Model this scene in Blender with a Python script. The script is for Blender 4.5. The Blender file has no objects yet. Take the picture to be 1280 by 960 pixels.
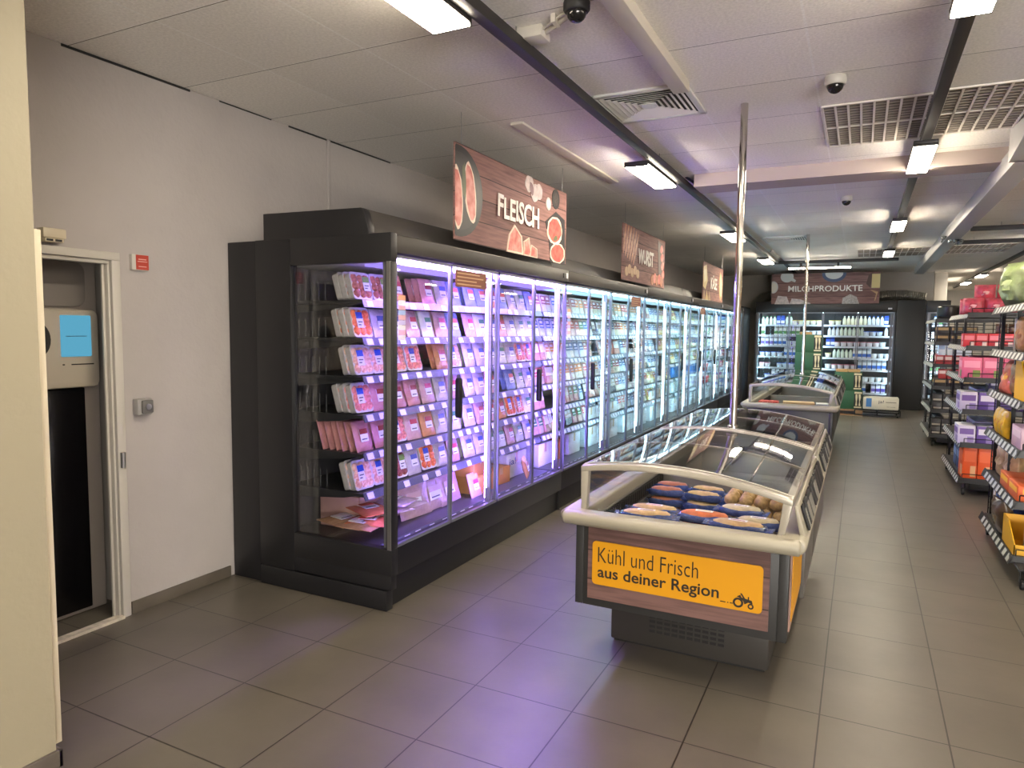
import bpy, bmesh, math, random
from mathutils import Matrix, Vector, Euler
R = math.radians
random.seed(7)
S = bpy.context.scene
COL = S.collection

# ------------------------------------------------------------------ camera
CAM_H = 1.539
YAW, PITCH, ROLL, FPX = 0.465536, 0.079011, 0.010965, 866.08
def camera():
    cy, sy, cp, sp = math.cos(YAW), math.sin(YAW), math.cos(PITCH), math.sin(PITCH)
    f = Vector((-sy*cp, cy*cp, -sp)); r = Vector((cy, sy, 0)); u = r.cross(f)
    c, s = math.cos(ROLL), math.sin(ROLL)
    r2 = c*r + s*u; u2 = -s*r + c*u
    cam = bpy.data.cameras.new('camera'); o = bpy.data.objects.new('camera', cam); COL.objects.link(o)
    m = Matrix((r2, u2, -f)).transposed().to_4x4(); m.translation = (0, 0, CAM_H)
    o.matrix_world = m
    cam.sensor_width = 36; cam.lens = FPX/1280*36; cam.clip_start = 0.05; cam.clip_end = 200
    S.camera = o
camera()

# ------------------------------------------------------------------ light levels and exposure
LAMP_STRENGTH = 36.0        # warm ceiling lamps
LAMP_COLOR = (1.0, 0.87, 0.68)
VIOLET_STRENGTH, VIOLET_COLOR = 56.0, (0.26, 0.145, 1.0)
WHITE_STRENGTH, WHITE_COLOR = 27.0, (0.40, 0.80, 1.0)
DAIRY_STRENGTH = 16.0
REAR_FILL_STRENGTH = 17.0      # added fill panel, unseen behind the viewer, brightens the ceiling
S.view_settings.view_transform = 'Standard'
S.view_settings.look = 'None'
S.view_settings.gamma = 1
S.view_settings.use_curve_mapping = False
S.view_settings.exposure = 1.27
S.cycles.use_denoising = True
S.cycles.max_bounces = 8
S.cycles.transparent_max_bounces = 24
S.cycles.sample_clamp_indirect = 6
S.cycles.caustics_reflective = False
S.cycles.caustics_refractive = False
w = bpy.data.worlds.new('world'); S.world = w; w.use_nodes = True
w.node_tree.nodes['Background'].inputs[0].default_value = (0.9, 0.85, 0.8, 1)
w.node_tree.nodes['Background'].inputs[1].default_value = 0.12

# ------------------------------------------------------------------ materials
def lin(c):
    return tuple((v/12.92 if v <= .04045 else ((v+.055)/1.055)**2.4) for v in (c[0]/255, c[1]/255, c[2]/255)) + (1,)
MATS = {}
def mat(name, rgb, rough=.5, metal=0., noise=0., nscale=30., bump=0., bscale=80., spec=.5, emit=None, estr=0, alpha=None, rgb2=None, stretch=None, coat=0.):
    if name in MATS: return MATS[name]
    m = bpy.data.materials.new(name); m.use_nodes = True; MATS[name] = m
    nt = m.node_tree; N = nt.nodes; L = nt.links
    b = N['Principled BSDF']
    b.inputs['Base Color'].default_value = lin(rgb)
    b.inputs['Roughness'].default_value = rough
    b.inputs['Metallic'].default_value = metal
    b.inputs['Specular IOR Level'].default_value = spec
    if coat: b.inputs['Coat Weight'].default_value = coat
    if emit:
        b.inputs['Emission Color'].default_value = (*emit, 1); b.inputs['Emission Strength'].default_value = estr
    if alpha is not None: b.inputs['Alpha'].default_value = alpha
    if noise or bump or rgb2:
        tc = N.new('ShaderNodeTexCoord'); src = tc.outputs['Object']
        if stretch:
            mp = N.new('ShaderNodeMapping'); mp.inputs['Scale'].default_value = stretch
            L.new(src, mp.inputs['Vector']); src = mp.outputs['Vector']
        if noise or rgb2:
            nz = N.new('ShaderNodeTexNoise'); nz.inputs['Scale'].default_value = nscale; nz.inputs['Detail'].default_value = 4
            L.new(src, nz.inputs['Vector'])
            rp = N.new('ShaderNodeValToRGB')
            c1 = lin(rgb); c2 = lin(rgb2) if rgb2 else tuple(v*(1-noise) for v in c1[:3]) + (1,)
            rp.color_ramp.elements[0].position = .38; rp.color_ramp.elements[1].position = .62
            rp.color_ramp.elements[0].color = c2; rp.color_ramp.elements[1].color = c1
            L.new(nz.outputs['Fac'], rp.inputs['Fac']); L.new(rp.outputs['Color'], b.inputs['Base Color'])
        if bump:
            n2 = N.new('ShaderNodeTexNoise'); n2.inputs['Scale'].default_value = bscale; n2.inputs['Detail'].default_value = 3
            L.new(src, n2.inputs['Vector'])
            bp = N.new('ShaderNodeBump'); bp.inputs['Strength'].default_value = bump; bp.inputs['Distance'].default_value = .01
            L.new(n2.outputs['Fac'], bp.inputs['Height']); L.new(bp.outputs['Normal'], b.inputs['Normal'])
    return m
def emis(name, col, strength):
    if name in MATS: return MATS[name]
    m = bpy.data.materials.new(name); m.use_nodes = True; MATS[name] = m
    nt = m.node_tree; nt.nodes.clear()
    e = nt.nodes.new('ShaderNodeEmission'); o = nt.nodes.new('ShaderNodeOutputMaterial')
    e.inputs[0].default_value = (*col, 1); e.inputs[1].default_value = strength
    nt.links.new(e.outputs[0], o.inputs[0]); return m
def glass(name, tint=(1, 1, 1), reflect=1.0, rough=.02):
    if name in MATS: return MATS[name]
    m = bpy.data.materials.new(name); m.use_nodes = True; MATS[name] = m
    nt = m.node_tree; N = nt.nodes; L = nt.links; N.clear()
    o = N.new('ShaderNodeOutputMaterial'); mx = N.new('ShaderNodeMixShader'); t = N.new('ShaderNodeBsdfTransparent'); g = N.new('ShaderNodeBsdfGlossy')
    t.inputs[0].default_value = (*tint, 1); g.inputs['Roughness'].default_value = rough
    lw = N.new('ShaderNodeLayerWeight'); lw.inputs['Blend'].default_value = .5
    pw = N.new('ShaderNodeMath'); pw.operation = 'POWER'; pw.inputs[1].default_value = 5
    ma = N.new('ShaderNodeMath'); ma.operation = 'MULTIPLY_ADD'; ma.inputs[1].default_value = .96*reflect; ma.inputs[2].default_value = .04*reflect
    L.new(lw.outputs['Facing'], pw.inputs[0]); L.new(pw.outputs[0], ma.inputs[0]); L.new(ma.outputs[0], mx.inputs[0])
    L.new(t.outputs[0], mx.inputs[1]); L.new(g.outputs[0], mx.inputs[2]); L.new(mx.outputs[0], o.inputs[0]); return m
def film(name, rgb, clear=.5, rough=.15):
    """thin plastic film: part see-through, part white gloss"""
    if name in MATS: return MATS[name]
    m = mat(name, rgb, rough, noise=.18, nscale=45, bump=.5, bscale=60)
    m.node_tree.nodes['Principled BSDF'].inputs['Alpha'].default_value = 1-clear
    return m
def grid_mat(name, c_tile, c_gap, bw, bh, ox, oy, gap, rough, noise_amt, nscale, bump=0., bscale=200., cross=None):
    m = bpy.data.materials.new(name); m.use_nodes = True; MATS[name] = m
    nt = m.node_tree; N = nt.nodes; L = nt.links; b = N['Principled BSDF']; b.inputs['Roughness'].default_value = rough
    tc = N.new('ShaderNodeTexCoord'); mp = N.new('ShaderNodeMapping'); mp.inputs['Location'].default_value = (-ox, -oy, 0)
    L.new(tc.outputs['Object'], mp.inputs['Vector'])
    br = N.new('ShaderNodeTexBrick'); br.offset = 0; br.squash = 1
    br.inputs['Scale'].default_value = 1; br.inputs['Brick Width'].default_value = bw; br.inputs['Row Height'].default_value = bh
    br.inputs['Mortar Size'].default_value = gap; br.inputs['Mortar Smooth'].default_value = .2
    c = lin(c_tile)
    br.inputs['Color1'].default_value = c; br.inputs['Color2'].default_value = tuple(v*(.93) for v in c[:3]) + (1,)
    br.inputs['Mortar'].default_value = lin(c_gap); br.inputs['Bias'].default_value = 0
    L.new(mp.outputs['Vector'], br.inputs['Vector'])
    nz = N.new('ShaderNodeTexNoise'); nz.inputs['Scale'].default_value = nscale; nz.inputs['Detail'].default_value = 6
    L.new(tc.outputs['Object'], nz.inputs['Vector'])
    rp = N.new('ShaderNodeValToRGB'); rp.color_ramp.elements[0].position = .3; rp.color_ramp.elements[1].position = .7
    rp.color_ramp.elements[0].color = (1-noise_amt,)*3 + (1,); rp.color_ramp.elements[1].color = (1, 1, 1, 1)
    L.new(nz.outputs['Fac'], rp.inputs['Fac'])
    mx = N.new('ShaderNodeMix'); mx.data_type = 'RGBA'; mx.blend_type = 'MULTIPLY'; mx.inputs[0].default_value = 1
    L.new(br.outputs['Color'], mx.inputs[6]); L.new(rp.outputs['Color'], mx.inputs[7])
    out = mx.outputs[2]
    if cross:   # thin dark joint along the rows only
        b2_ = N.new('ShaderNodeTexBrick'); b2_.offset = 0; b2_.squash = 1
        b2_.inputs['Scale'].default_value = 1; b2_.inputs['Brick Width'].default_value = 500; b2_.inputs['Row Height'].default_value = bh
        b2_.inputs['Mortar Size'].default_value = .0022; b2_.inputs['Mortar Smooth'].default_value = .1; b2_.inputs['Bias'].default_value = 0
        for q in ('Color1', 'Color2'): b2_.inputs[q].default_value = (1, 1, 1, 1)
        b2_.inputs['Mortar'].default_value = lin(cross)
        mp2 = N.new('ShaderNodeMapping'); mp2.inputs['Location'].default_value = (100.3, -oy-.004, 0); L.new(tc.outputs['Object'], mp2.inputs['Vector']); L.new(mp2.outputs[0], b2_.inputs['Vector'])
        mx2 = N.new('ShaderNodeMix'); mx2.data_type = 'RGBA'; mx2.blend_type = 'MULTIPLY'; mx2.inputs[0].default_value = 1
        L.new(out, mx2.inputs[6]); L.new(b2_.outputs['Color'], mx2.inputs[7]); out = mx2.outputs[2]
    L.new(out, b.inputs['Base Color'])
    bp = N.new('ShaderNodeBump'); bp.inputs['Strength'].default_value = .35; bp.inputs['Distance'].default_value = .002; bp.invert = True
    L.new(br.outputs['Fac'], bp.inputs['Height'])
    if bump:
        n3 = N.new('ShaderNodeTexNoise'); n3.inputs['Scale'].default_value = bscale; L.new(tc.outputs['Object'], n3.inputs['Vector'])
        b2 = N.new('ShaderNodeBump'); b2.inputs['Strength'].default_value = bump; b2.inputs['Distance'].default_value = .004
        L.new(n3.outputs['Fac'], b2.inputs['Height']); L.new(bp.outputs['Normal'], b2.inputs['Normal']); L.new(b2.outputs['Normal'], b.inputs['Normal'])
    else: L.new(bp.outputs['Normal'], b.inputs['Normal'])
    return m
def wood_mat(name, c1, c2, gapc, plank, rough=.45):
    """horizontal planks: grain along local x, gaps stacked along local z"""
    m = bpy.data.materials.new(name); m.use_nodes = True; MATS[name] = m
    nt = m.node_tree; N = nt.nodes; L = nt.links; b = N['Principled BSDF']; b.inputs['Roughness'].default_value = rough
    tc = N.new('ShaderNodeTexCoord'); sp = N.new('ShaderNodeSeparateXYZ'); L.new(tc.outputs['Object'], sp.inputs[0])
    d = N.new('ShaderNodeMath'); d.operation = 'DIVIDE'; d.inputs[1].default_value = plank; L.new(sp.outputs['Z'], d.inputs[0])
    fr = N.new('ShaderNodeMath'); fr.operation = 'FRACT'; L.new(d.outputs[0], fr.inputs[0])
    fl = N.new('ShaderNodeMath'); fl.operation = 'FLOOR'; L.new(d.outputs[0], fl.inputs[0])
    wn = N.new('ShaderNodeTexWhiteNoise'); wn.noise_dimensions = '1D'; L.new(fl.outputs[0], wn.inputs['W'])
    mp = N.new('ShaderNodeMapping'); mp.inputs['Scale'].default_value = (2.5, 2.5, 38); L.new(tc.outputs['Object'], mp.inputs['Vector'])
    nz = N.new('ShaderNodeTexNoise'); nz.inputs['Scale'].default_value = 1.6; nz.inputs['Detail'].default_value = 7; L.new(mp.outputs[0], nz.inputs['Vector'])
    ad = N.new('ShaderNodeMath'); ad.operation = 'MULTIPLY_ADD'; ad.inputs[1].default_value = .25; L.new(wn.outputs['Value'], ad.inputs[0]); L.new(nz.outputs['Fac'], ad.inputs[2])
    rp = N.new('ShaderNodeValToRGB'); rp.color_ramp.elements[0].position = .42; rp.color_ramp.elements[1].position = .78
    rp.color_ramp.elements[0].color = lin(c2); rp.color_ramp.elements[1].color = lin(c1); L.new(ad.outputs[0], rp.inputs['Fac'])
    lt = N.new('ShaderNodeMath'); lt.operation = 'LESS_THAN'; lt.inputs[1].default_value = .045; L.new(fr.outputs[0], lt.inputs[0])
    mx = N.new('ShaderNodeMix'); mx.data_type = 'RGBA'; L.new(lt.outputs[0], mx.inputs[0]); L.new(rp.outputs['Color'], mx.inputs[6]); mx.inputs[7].default_value = lin(gapc)
    L.new(mx.outputs[2], b.inputs['Base Color']); return m

# ------------------------------------------------------------------ mesh builder
class MB:
    def __init__(s): s.v = []; s.f = []; s.m = []
    def add(s, vs, fs, m=0):
        n = len(s.v); s.v += [tuple(v) for v in vs]; s.f += [tuple(i+n for i in f) for f in fs]; s.m += [m]*len(fs); return s
    def box(s, x0, x1, y0, y1, z0, z1, m=0):
        vs = [(x0,y0,z0),(x1,y0,z0),(x1,y1,z0),(x0,y1,z0),(x0,y0,z1),(x1,y0,z1),(x1,y1,z1),(x0,y1,z1)]
        return s.add(vs, [(0,3,2,1),(4,5,6,7),(0,1,5,4),(1,2,6,5),(2,3,7,6),(3,0,4,7)], m)
    def hexa(s, vs, m=0):
        return s.add(vs, [(0,3,2,1),(4,5,6,7),(0,1,5,4),(1,2,6,5),(2,3,7,6),(3,0,4,7)], m)
    def prism(s, poly, axis, a0, a1, m=0):
        """poly of (u,v): axis x -> (y,z), axis y -> (x,z), axis z -> (x,y)"""
        def P(u, v, a): return {'x': (a,u,v), 'y': (u,a,v), 'z': (u,v,a)}[axis]
        n = len(poly); vs = [P(u,v,a0) for u,v in poly] + [P(u,v,a1) for u,v in poly]
        fs = [tuple(range(n))[::-1], tuple(range(n, 2*n))] + [(i,(i+1)%n,(i+1)%n+n,i+n) for i in range(n)]
        return s.add(vs, fs, m)
    def rrect(s, x0, x1, z0, z1, y0, y1, r=.02, m=0, n=4):
        return s.prism(rr(x0, x1, z0, z1, r, n), 'y', y0, y1, m)
    def tube(s, pts, r, n=8, m=0, closed=True):
        pts = [Vector(p) for p in pts]; vs = []; prev = None
        for i, p in enumerate(pts):
            t = (pts[min(i+1, len(pts)-1)] - pts[max(i-1, 0)]).normalized()
            if prev is None: a = t.orthogonal().normalized()
            else: a = (prev - t*prev.dot(t)).normalized()
            prev = a; b = t.cross(a); rad = r[i] if isinstance(r, (list, tuple)) else r
            vs += [p + rad*(math.cos(2*math.pi*k/n)*a + math.sin(2*math.pi*k/n)*b) for k in range(n)]
        fs = [(i*n+k, i*n+(k+1)%n, (i+1)*n+(k+1)%n, (i+1)*n+k) for i in range(len(pts)-1) for k in range(n)]
        if closed: fs += [tuple(range(n))[::-1], tuple(range((len(pts)-1)*n, len(pts)*n))]
        return s.add(vs, fs, m)
    def lathe(s, prof, n=16, c=(0,0,0), m=0, ms=None):
        vs = [(c[0]+r*math.cos(2*math.pi*k/n), c[1]+r*math.sin(2*math.pi*k/n), c[2]+z) for r,z in prof for k in range(n)]
        base = len(s.v); s.v += vs
        for i in range(len(prof)-1):
            for k in range(n):
                s.f.append(tuple(base+j for j in (i*n+k, i*n+(k+1)%n, (i+1)*n+(k+1)%n, (i+1)*n+k))); s.m.append(ms[i] if ms else m)
        s.f.append(tuple(base+j for j in range(n))[::-1]); s.m.append(ms[0] if ms else m)
        s.f.append(tuple(base+(len(prof)-1)*n+j for j in range(n))); s.m.append(ms[-1] if ms else m)
        return s
    def blob(s, c, rx, ry, rz, nu=12, nv=8, m=0, jit=0., p=1.0, rnd=None):
        vs = []; rnd = rnd or random
        for j in range(nv+1):
            th = math.pi*j/nv
            for i in range(nu):
                ph = 2*math.pi*i/nu; k = 1 + (rnd.uniform(-jit, jit) if 0 < j < nv else 0)
                f = lambda q: math.copysign(abs(q)**p, q)
                vs.append((c[0]+rx*k*f(math.sin(th))*f(math.cos(ph)), c[1]+ry*k*f(math.sin(th))*f(math.sin(ph)), c[2]+rz*k*f(math.cos(th))))
        fs = [(j*nu+i, (j+1)*nu+i, (j+1)*nu+(i+1)%nu, j*nu+(i+1)%nu) for j in range(nv) for i in range(nu)]
        return s.add(vs, fs, m)
    def pillow(s, w, h, t, n=8, wr=.0, m=0, edge=.004, pw=.5, rnd=None):
        """sealed pouch standing in the xz plane, z from 0, bulging both ways along y"""
        rnd = rnd or random; vs = []; N = n+1
        for sgn in (-1, 1):
            for j in range(N):
                for i in range(N):
                    u, v = i/n, j/n
                    k = (max(0, 4*u*(1-u))*max(0, 4*v*(1-v)))**pw
                    y = sgn*(edge/2 + t/2*k*(1 + rnd.uniform(-wr, wr)))
                    vs.append(((u-.5)*w, y, v*h))
        fs = []
        for q in (0, 1):
            o = q*N*N
            for j in range(n):
                for i in range(n):
                    a, b, c, d = o+j*N+i, o+j*N+i+1, o+(j+1)*N+i+1, o+(j+1)*N+i
                    fs.append((a,b,c,d) if q == 0 else (d,c,b,a))
        ring = [i for i in range(N)] + [j*N+n for j in range(1, N)] + [n*N+i for i in range(n-1, -1, -1)] + [j*N for j in range(n-1, 0, -1)]
        for a, b in zip(ring, ring[1:]+ring[:1]): fs.append((b, a, a+N*N, b+N*N))
        return s.add(vs, fs, m)
    def xf(s, M, start=0):
        s.v = s.v[:start] + [tuple(M @ Vector(v)) for v in s.v[start:]]; return s
    def build(s, name, mats, parent=None, loc=(0,0,0), rz=0., bevel=0., smooth=False, seg=2):
        me = bpy.data.meshes.new(name); me.from_pydata(s.v, [], s.f)
        for mm in (mats if isinstance(mats, (list, tuple)) else [mats]): me.materials.append(mm)
        me.polygons.foreach_set('material_index', s.m)
        bm = bmesh.new(); bm.from_mesh(me)
        bmesh.ops.recalc_face_normals(bm, faces=bm.faces)
        if bevel:
            es = [e for e in bm.edges if len(e.link_faces) == 2 and e.calc_face_angle(0) > R(35)]
            bmesh.ops.bevel(bm, geom=es, offset=bevel, segments=seg, affect='EDGES', profile=.5, clamp_overlap=True)
        bm.to_mesh(me); bm.free()
        if smooth or bevel:
            me.shade_smooth()
            try: me.set_sharp_from_angle(angle=R(40))
            except Exception: pass
        o = bpy.data.objects.new(name, me); COL.objects.link(o)
        o.location = loc; o.rotation_euler = (0, 0, rz)
        if parent is not None: o.parent = parent; KIDS.setdefault(parent.name, []).append(o)
        return o
KIDS = {}
def rr(x0, x1, z0, z1, r, n=4):
    r = min(r, (x1-x0)/2*.999, (z1-z0)/2*.999); P = []
    for cx, cz, a in ((x1-r, z1-r, 0), (x0+r, z1-r, 90), (x0+r, z0+r, 180), (x1-r, z0+r, 270)):
        for k in range(n+1):
            t = R(a+90*k/n); P.append((cx+r*math.cos(t), cz+r*math.sin(t)))
    return P
def ell(cx, cz, rx, rz, n=24, a=0, jit=0):
    P = []
    for k in range(n):
        t = 2*math.pi*k/n; j = 1+random.uniform(-jit, jit)
        u, v = rx*math.cos(t)*j, rz*math.sin(t)*j
        P.append((cx+u*math.cos(a)-v*math.sin(a), cz+u*math.sin(a)+v*math.cos(a)))
    return P
def thing(name, label, cat, loc=(0,0,0), rz=0., group=None):
    o = bpy.data.objects.new(name, None); COL.objects.link(o); o.location = loc; o.rotation_euler = (0, 0, rz)
    return tag(o, label, cat, group)
def tag(o, label, cat, group=None):
    o['label'] = label; o['category'] = cat
    if group: o['group'] = group
    return o
def struct(o): o['kind'] = 'structure'; return o
def dup(root, loc, rz=0., label=None, group=None, tilt=None):
    def cp(a, par):
        c = a.copy(); COL.objects.link(c)
        if par is not None: c.parent = par
        for k in KIDS.get(a.name, []):
            q = cp(k, c); KIDS.setdefault(c.name, []).append(q)
        return c
    r = cp(root, None)
    return put(r, loc, rz, label, group, tilt)
def put(r, loc, rz=0., label=None, group=None, tilt=None):
    r.location = loc; r.rotation_euler = (tilt[0] if tilt else 0, tilt[1] if tilt else 0, rz)
    if label: r['label'] = label
    if group: r['group'] = group
    return r
class Proto:
    """first place() moves the prototype itself, later ones copy it with its parts"""
    def __init__(s, make): s.make = make; s.root = None
    def place(s, loc, rz, label, group=None, tilt=None):
        if s.root is None:
            s.root = s.make(); return put(s.root, loc, rz, label, group, tilt)
        return dup(s.root, loc, rz, label, group, tilt)
_tc = {}
def text_verts(body, bold=0., jitter=0.):
    """letters as flat polygons in xz, normalised later; returns list of (verts, faces) in font units"""
    out = []; x = 0.; rnd = random.Random(len(body)*7+3)
    key = (body, bold)
    cu = bpy.data.curves.new('lettering', 'FONT'); cu.body = body; cu.size = 1; cu.offset = bold; cu.resolution_u = 3
    ob = bpy.data.objects.new('lettering', cu); COL.objects.link(ob)
    dg = bpy.context.evaluated_depsgraph_get(); dg.update()
    me = bpy.data.meshes.new_from_object(ob.evaluated_get(dg))
    vs = [tuple(v.co) for v in me.vertices]; fs = [tuple(p.vertices) for p in me.polygons]
    bpy.data.objects.remove(ob); bpy.data.curves.remove(cu); bpy.data.meshes.remove(me)
    return vs, fs
def lettering(body, x0, x1, z0, z1, y, mt, parent, name='lettering', bold=0., jitter=0., thick=.0015):
    """letters on the plane y (facing -y) of the parent, fitted to the box x0..x1, z0..z1"""
    vs, fs = text_verts(body, bold)
    if jitter:
        # loosen hand-painted capitals: tilt and shift each connected letter a little
        par = list(range(len(vs)))
        def fd(a):
            while par[a] != a: par[a] = par[par[a]]; a = par[a]
            return a
        for f in fs:
            for q in f[1:]: par[fd(q)] = fd(f[0])
        gs = {}
        for i in range(len(vs)): gs.setdefault(fd(i), []).append(i)
        rnd = random.Random(5); vs = list(vs)
        for g in gs.values():
            cx = sum(vs[i][0] for i in g)/len(g); cy = sum(vs[i][1] for i in g)/len(g)
            a = rnd.uniform(-jitter, jitter); dy = rnd.uniform(-jitter, jitter)*.3; k = 1+rnd.uniform(-jitter, jitter)*.6
            for i in g:
                u, v = (vs[i][0]-cx)*k, (vs[i][1]-cy)*k
                vs[i] = (cx+u*math.cos(a)-v*math.sin(a), cy+u*math.sin(a)+v*math.cos(a)+dy, 0)
    ax, bx = min(v[0] for v in vs), max(v[0] for v in vs); ay, by = min(v[1] for v in vs), max(v[1] for v in vs)
    mb = MB(); sx, sz = (x1-x0)/(bx-ax), (z1-z0)/(by-ay)
    P = [(x0+(v[0]-ax)*sx, z0+(v[1]-ay)*sz) for v in vs]; n = len(P)
    V = [(u, y-thick, v) for u, v in P] + [(u, y, v) for u, v in P]
    edges = {}
    for f in fs:
        for a, b in zip(f, f[1:]+f[:1]): edges[(a, b)] = edges.get((a, b), 0)+1
    side = [(a, b, b+n, a+n) for (a, b) in edges if (b, a) not in edges]
    mb.add(V, list(fs)+[tuple(i+n for i in f)[::-1] for f in fs]+side)
    return mb.build(name, mt, parent)
ORD = ['first', 'second', 'third', 'fourth', 'fifth', 'sixth', 'seventh', 'eighth', 'ninth', 'tenth', 'eleventh', 'twelfth', 'thirteenth', 'fourteenth',
       'fifteenth', 'sixteenth', 'seventeenth', 'eighteenth', 'nineteenth', 'twentieth', 'twenty-first', 'twenty-second', 'twenty-third', 'twenty-fourth', 'twenty-fifth', 'twenty-sixth', 'twenty-seventh', 'twenty-eighth', 'twenty-ninth', 'thirtieth']
# ------------------------------------------------------------------ the room
H = 2.854; WX = -3.42; BY = 17.2
M_wall = mat('plaster_wall', (170, 164, 161), .75, noise=.05, nscale=2.5, bump=.25, bscale=30)
M_wall2 = mat('plaster_grey', (160, 155, 148), .8, noise=.06, nscale=3)
M_cream = mat('cream_paint', (148, 140, 119), .6, bump=.3, bscale=18)
M_floor = grid_mat('floor_tiles', (102, 96, 87), (42, 37, 33), .447, .45, -2.318, 1.616, .0032, .35, .26, 2.4, bump=.06, bscale=25)
M_ceil = grid_mat('ceiling_tiles', (250, 246, 240), (252, 250, 246), .63, .632, -.275, 2.71, .006, .9, .17, 75, bump=.7, bscale=110, cross=(110, 100, 92))
M_skirt = mat('skirting_tile', (94, 87, 78), .45, noise=.15, nscale=8)
M_white = mat('white_paint', (188, 184, 176), .45)
M_whitegloss = mat('white_lacquer', (198, 188, 164), .35)
M_black = mat('black_steel', (24, 24, 27), .42, noise=.1, nscale=3)
M_black2 = mat('black_matt', (20, 20, 22), .6)
M_dark = mat('charcoal', (56, 56, 58), .5)
M_fascia = mat('fascia_grey', (64, 61, 58), .4, metal=.2)
M_alu = mat('brushed_aluminium', (170, 170, 172), .32, metal=.9)
M_clearedge = mat('door_profile', (112, 114, 124), .3, metal=.4)
M_chrome = mat('chrome', (205, 200, 192), .12, metal=1.)
M_wire = mat('black_wire', (28, 28, 30), .4, metal=.3)

struct(MB().box(-6, 8, -4, 27, -.1, 0).build('floor', M_floor))
struct(MB().box(-6, 8, -4, 27, H, H+.1).build('ceiling', M_ceil))
# left wall with the door opening (y 1.45..2.27, z 0..1.87)
D0, D1, DZ = 1.42, 2.25, 1.865
wl = MB().box(WX-.05, WX, D1, BY, 0, H).box(WX-.05, WX, -4, D0, 0, H).box(WX-.05, WX, D0, D1, DZ, H)
struct(wl.build('wall_left', M_wall))
struct(MB().box(WX, 1.32, BY, BY+.15, 0, H).build('wall_back', M_wall2))
struct(MB().box(1.17, 1.32, BY+.15, 25, 0, H).build('wall_side', M_wall2))
struct(MB().box(1.17, 8, 25, 25.15, 0, H).build('wall_far', M_white))
struct(MB().box(7.2, 7.35, -4, 25, 0, H).build('wall_right', M_wall))
wr = MB().box(-6, 8, -4.15, -4, 0, .25).box(-6, 8, -4.15, -4, 1.6, H).box(-6, 1.7, -4.15, -4, .25, 1.6).box(6.5, 8, -4.15, -4, .25, 1.6)
struct(wr.build('wall_rear', M_wall))
wf = MB()  # bars around the added fill panel, out of view
for k in range(5): wf.box(1.7+1.2*k, 1.75+1.2*k, -4.1, -4.0, .25, 1.6)
fill_fr = struct(wf.build('rear_fill_frame', M_alu))
struct(MB().box(1.7, 6.5, -4.12, -4.11, .25, 1.6).build('rear_fill_panel', emis('rear_fill_glow', (1.0, .95, .88), REAR_FILL_STRENGTH), fill_fr))  # unseen glowing panel added to lift the ceiling and walls
struct(MB().box(-6, -2.44, -.6, 1.352, 0, H).build('pillar', M_cream))
struct(MB().box(-2.44, -2.425, -.6, 1.367, 0, .062).box(-3.0, -2.425, 1.352, 1.367, 0, .062).build('baseboard_pillar', M_skirt, bevel=.003))
struct(MB().box(WX, WX+.012, D1+.055, 2.955, 0, .066).build('baseboard_left', [M_skirt], bevel=.002))
struct(MB().box(-1.32, 7.2, 6.0, 6.32, H-.104, H).build('trim_1', mat('beam_paint', (176, 163, 156), .7)))
struct(MB().box(1.36, 1.6, 17.6, 17.85, 0, H).build('pillar_1', M_white, bevel=.01))
struct(MB().box(3.35, 3.72, 11.3, 11.67, 0, H).build('pillar_2', M_cream, bevel=.01))
# white vertical pipe cover on the left wall, long cable ducts under the ceiling
struct(MB().box(WX, WX+.014, 3.86, 3.89, 2.05, H).build('trim_2', M_wall, bevel=.004))
struct(MB().box(-.957, -.872, -1.0, 3.79, H-.055, H).build('trim_3', mat('duct_cream', (205, 198, 186), .6), bevel=.004))
struct(MB().box(-2.07, -1.98, 4.05, 6.0, H-.016, H).build('trim_4', mat('duct_cream', (205, 198, 186), .6), bevel=.004))

struct(MB().box(WX, WX+.004, 2.05, 2.75, H-.012, H).box(WX, WX+.003, 2.95, 3.35, H-.007, H).box(WX, WX+.004, 3.5, 4.6, H-.01, H).build('shadow_gap_strip', M_black2))  # black strips drawn as the dark shadow gap where wall meets ceiling
# door frame, leaf (standing open at right angles behind the pillar) and the recess behind the opening
fr = MB()
fr.box(WX-.05, WX+.0, D1-.012, D1, 0, DZ-.02).box(WX, WX+.018, D1, D1+.045, 0, DZ).box(WX-.05, WX+.0, D0, D1, DZ-.02, DZ).box(WX, WX+.018, D0-.05, D1+.045, DZ, DZ+.04)
fr.box(WX-.05, WX, D0, D0+.04, 0, DZ-.02).box(WX, WX+.018, D0-.05, D0+.04, 0, DZ)
fr.box(WX-.04, WX-.025, D1-.026, D1-.012, 0, DZ-.02)
door = struct(fr.build('door_1', M_white, bevel=.003))
MB().box(WX-.02, WX+.03, D0+.04, D1, 0, .014).build('threshold', mat('worn_threshold', (214, 206, 190), .5, noise=.3, nscale=25), door)
lf = MB().box(-3.36, -2.475, 1.354, 1.394, .06, 1.855).build('door_leaf', M_whitegloss, door, bevel=.003)
MB().tube([(-2.62, 1.394, .98), (-2.62, 1.42, .98), (-2.74, 1.42, .98)], .01, 10).build('door_handle', M_alu, lf)
MB().tube([(WX+.026, D1+.02, .80), (WX+.026, D1+.02, .88)], .012, 8).build('hinge', M_alu, door)
rc = MB().box(-5.2, -5.1, D0-.6, D1+.3, 0, H).box(-5.1, WX-.05, D1+.12, D1+.2, 0, H).box(-5.1, WX-.05, D0-.2, D0-.1, 0, H).box(-5.1, WX-.05, D0-.1, D1+.12, 2.3, 2.4)
struct(rc.build('wall_recess', M_wall2))

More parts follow.
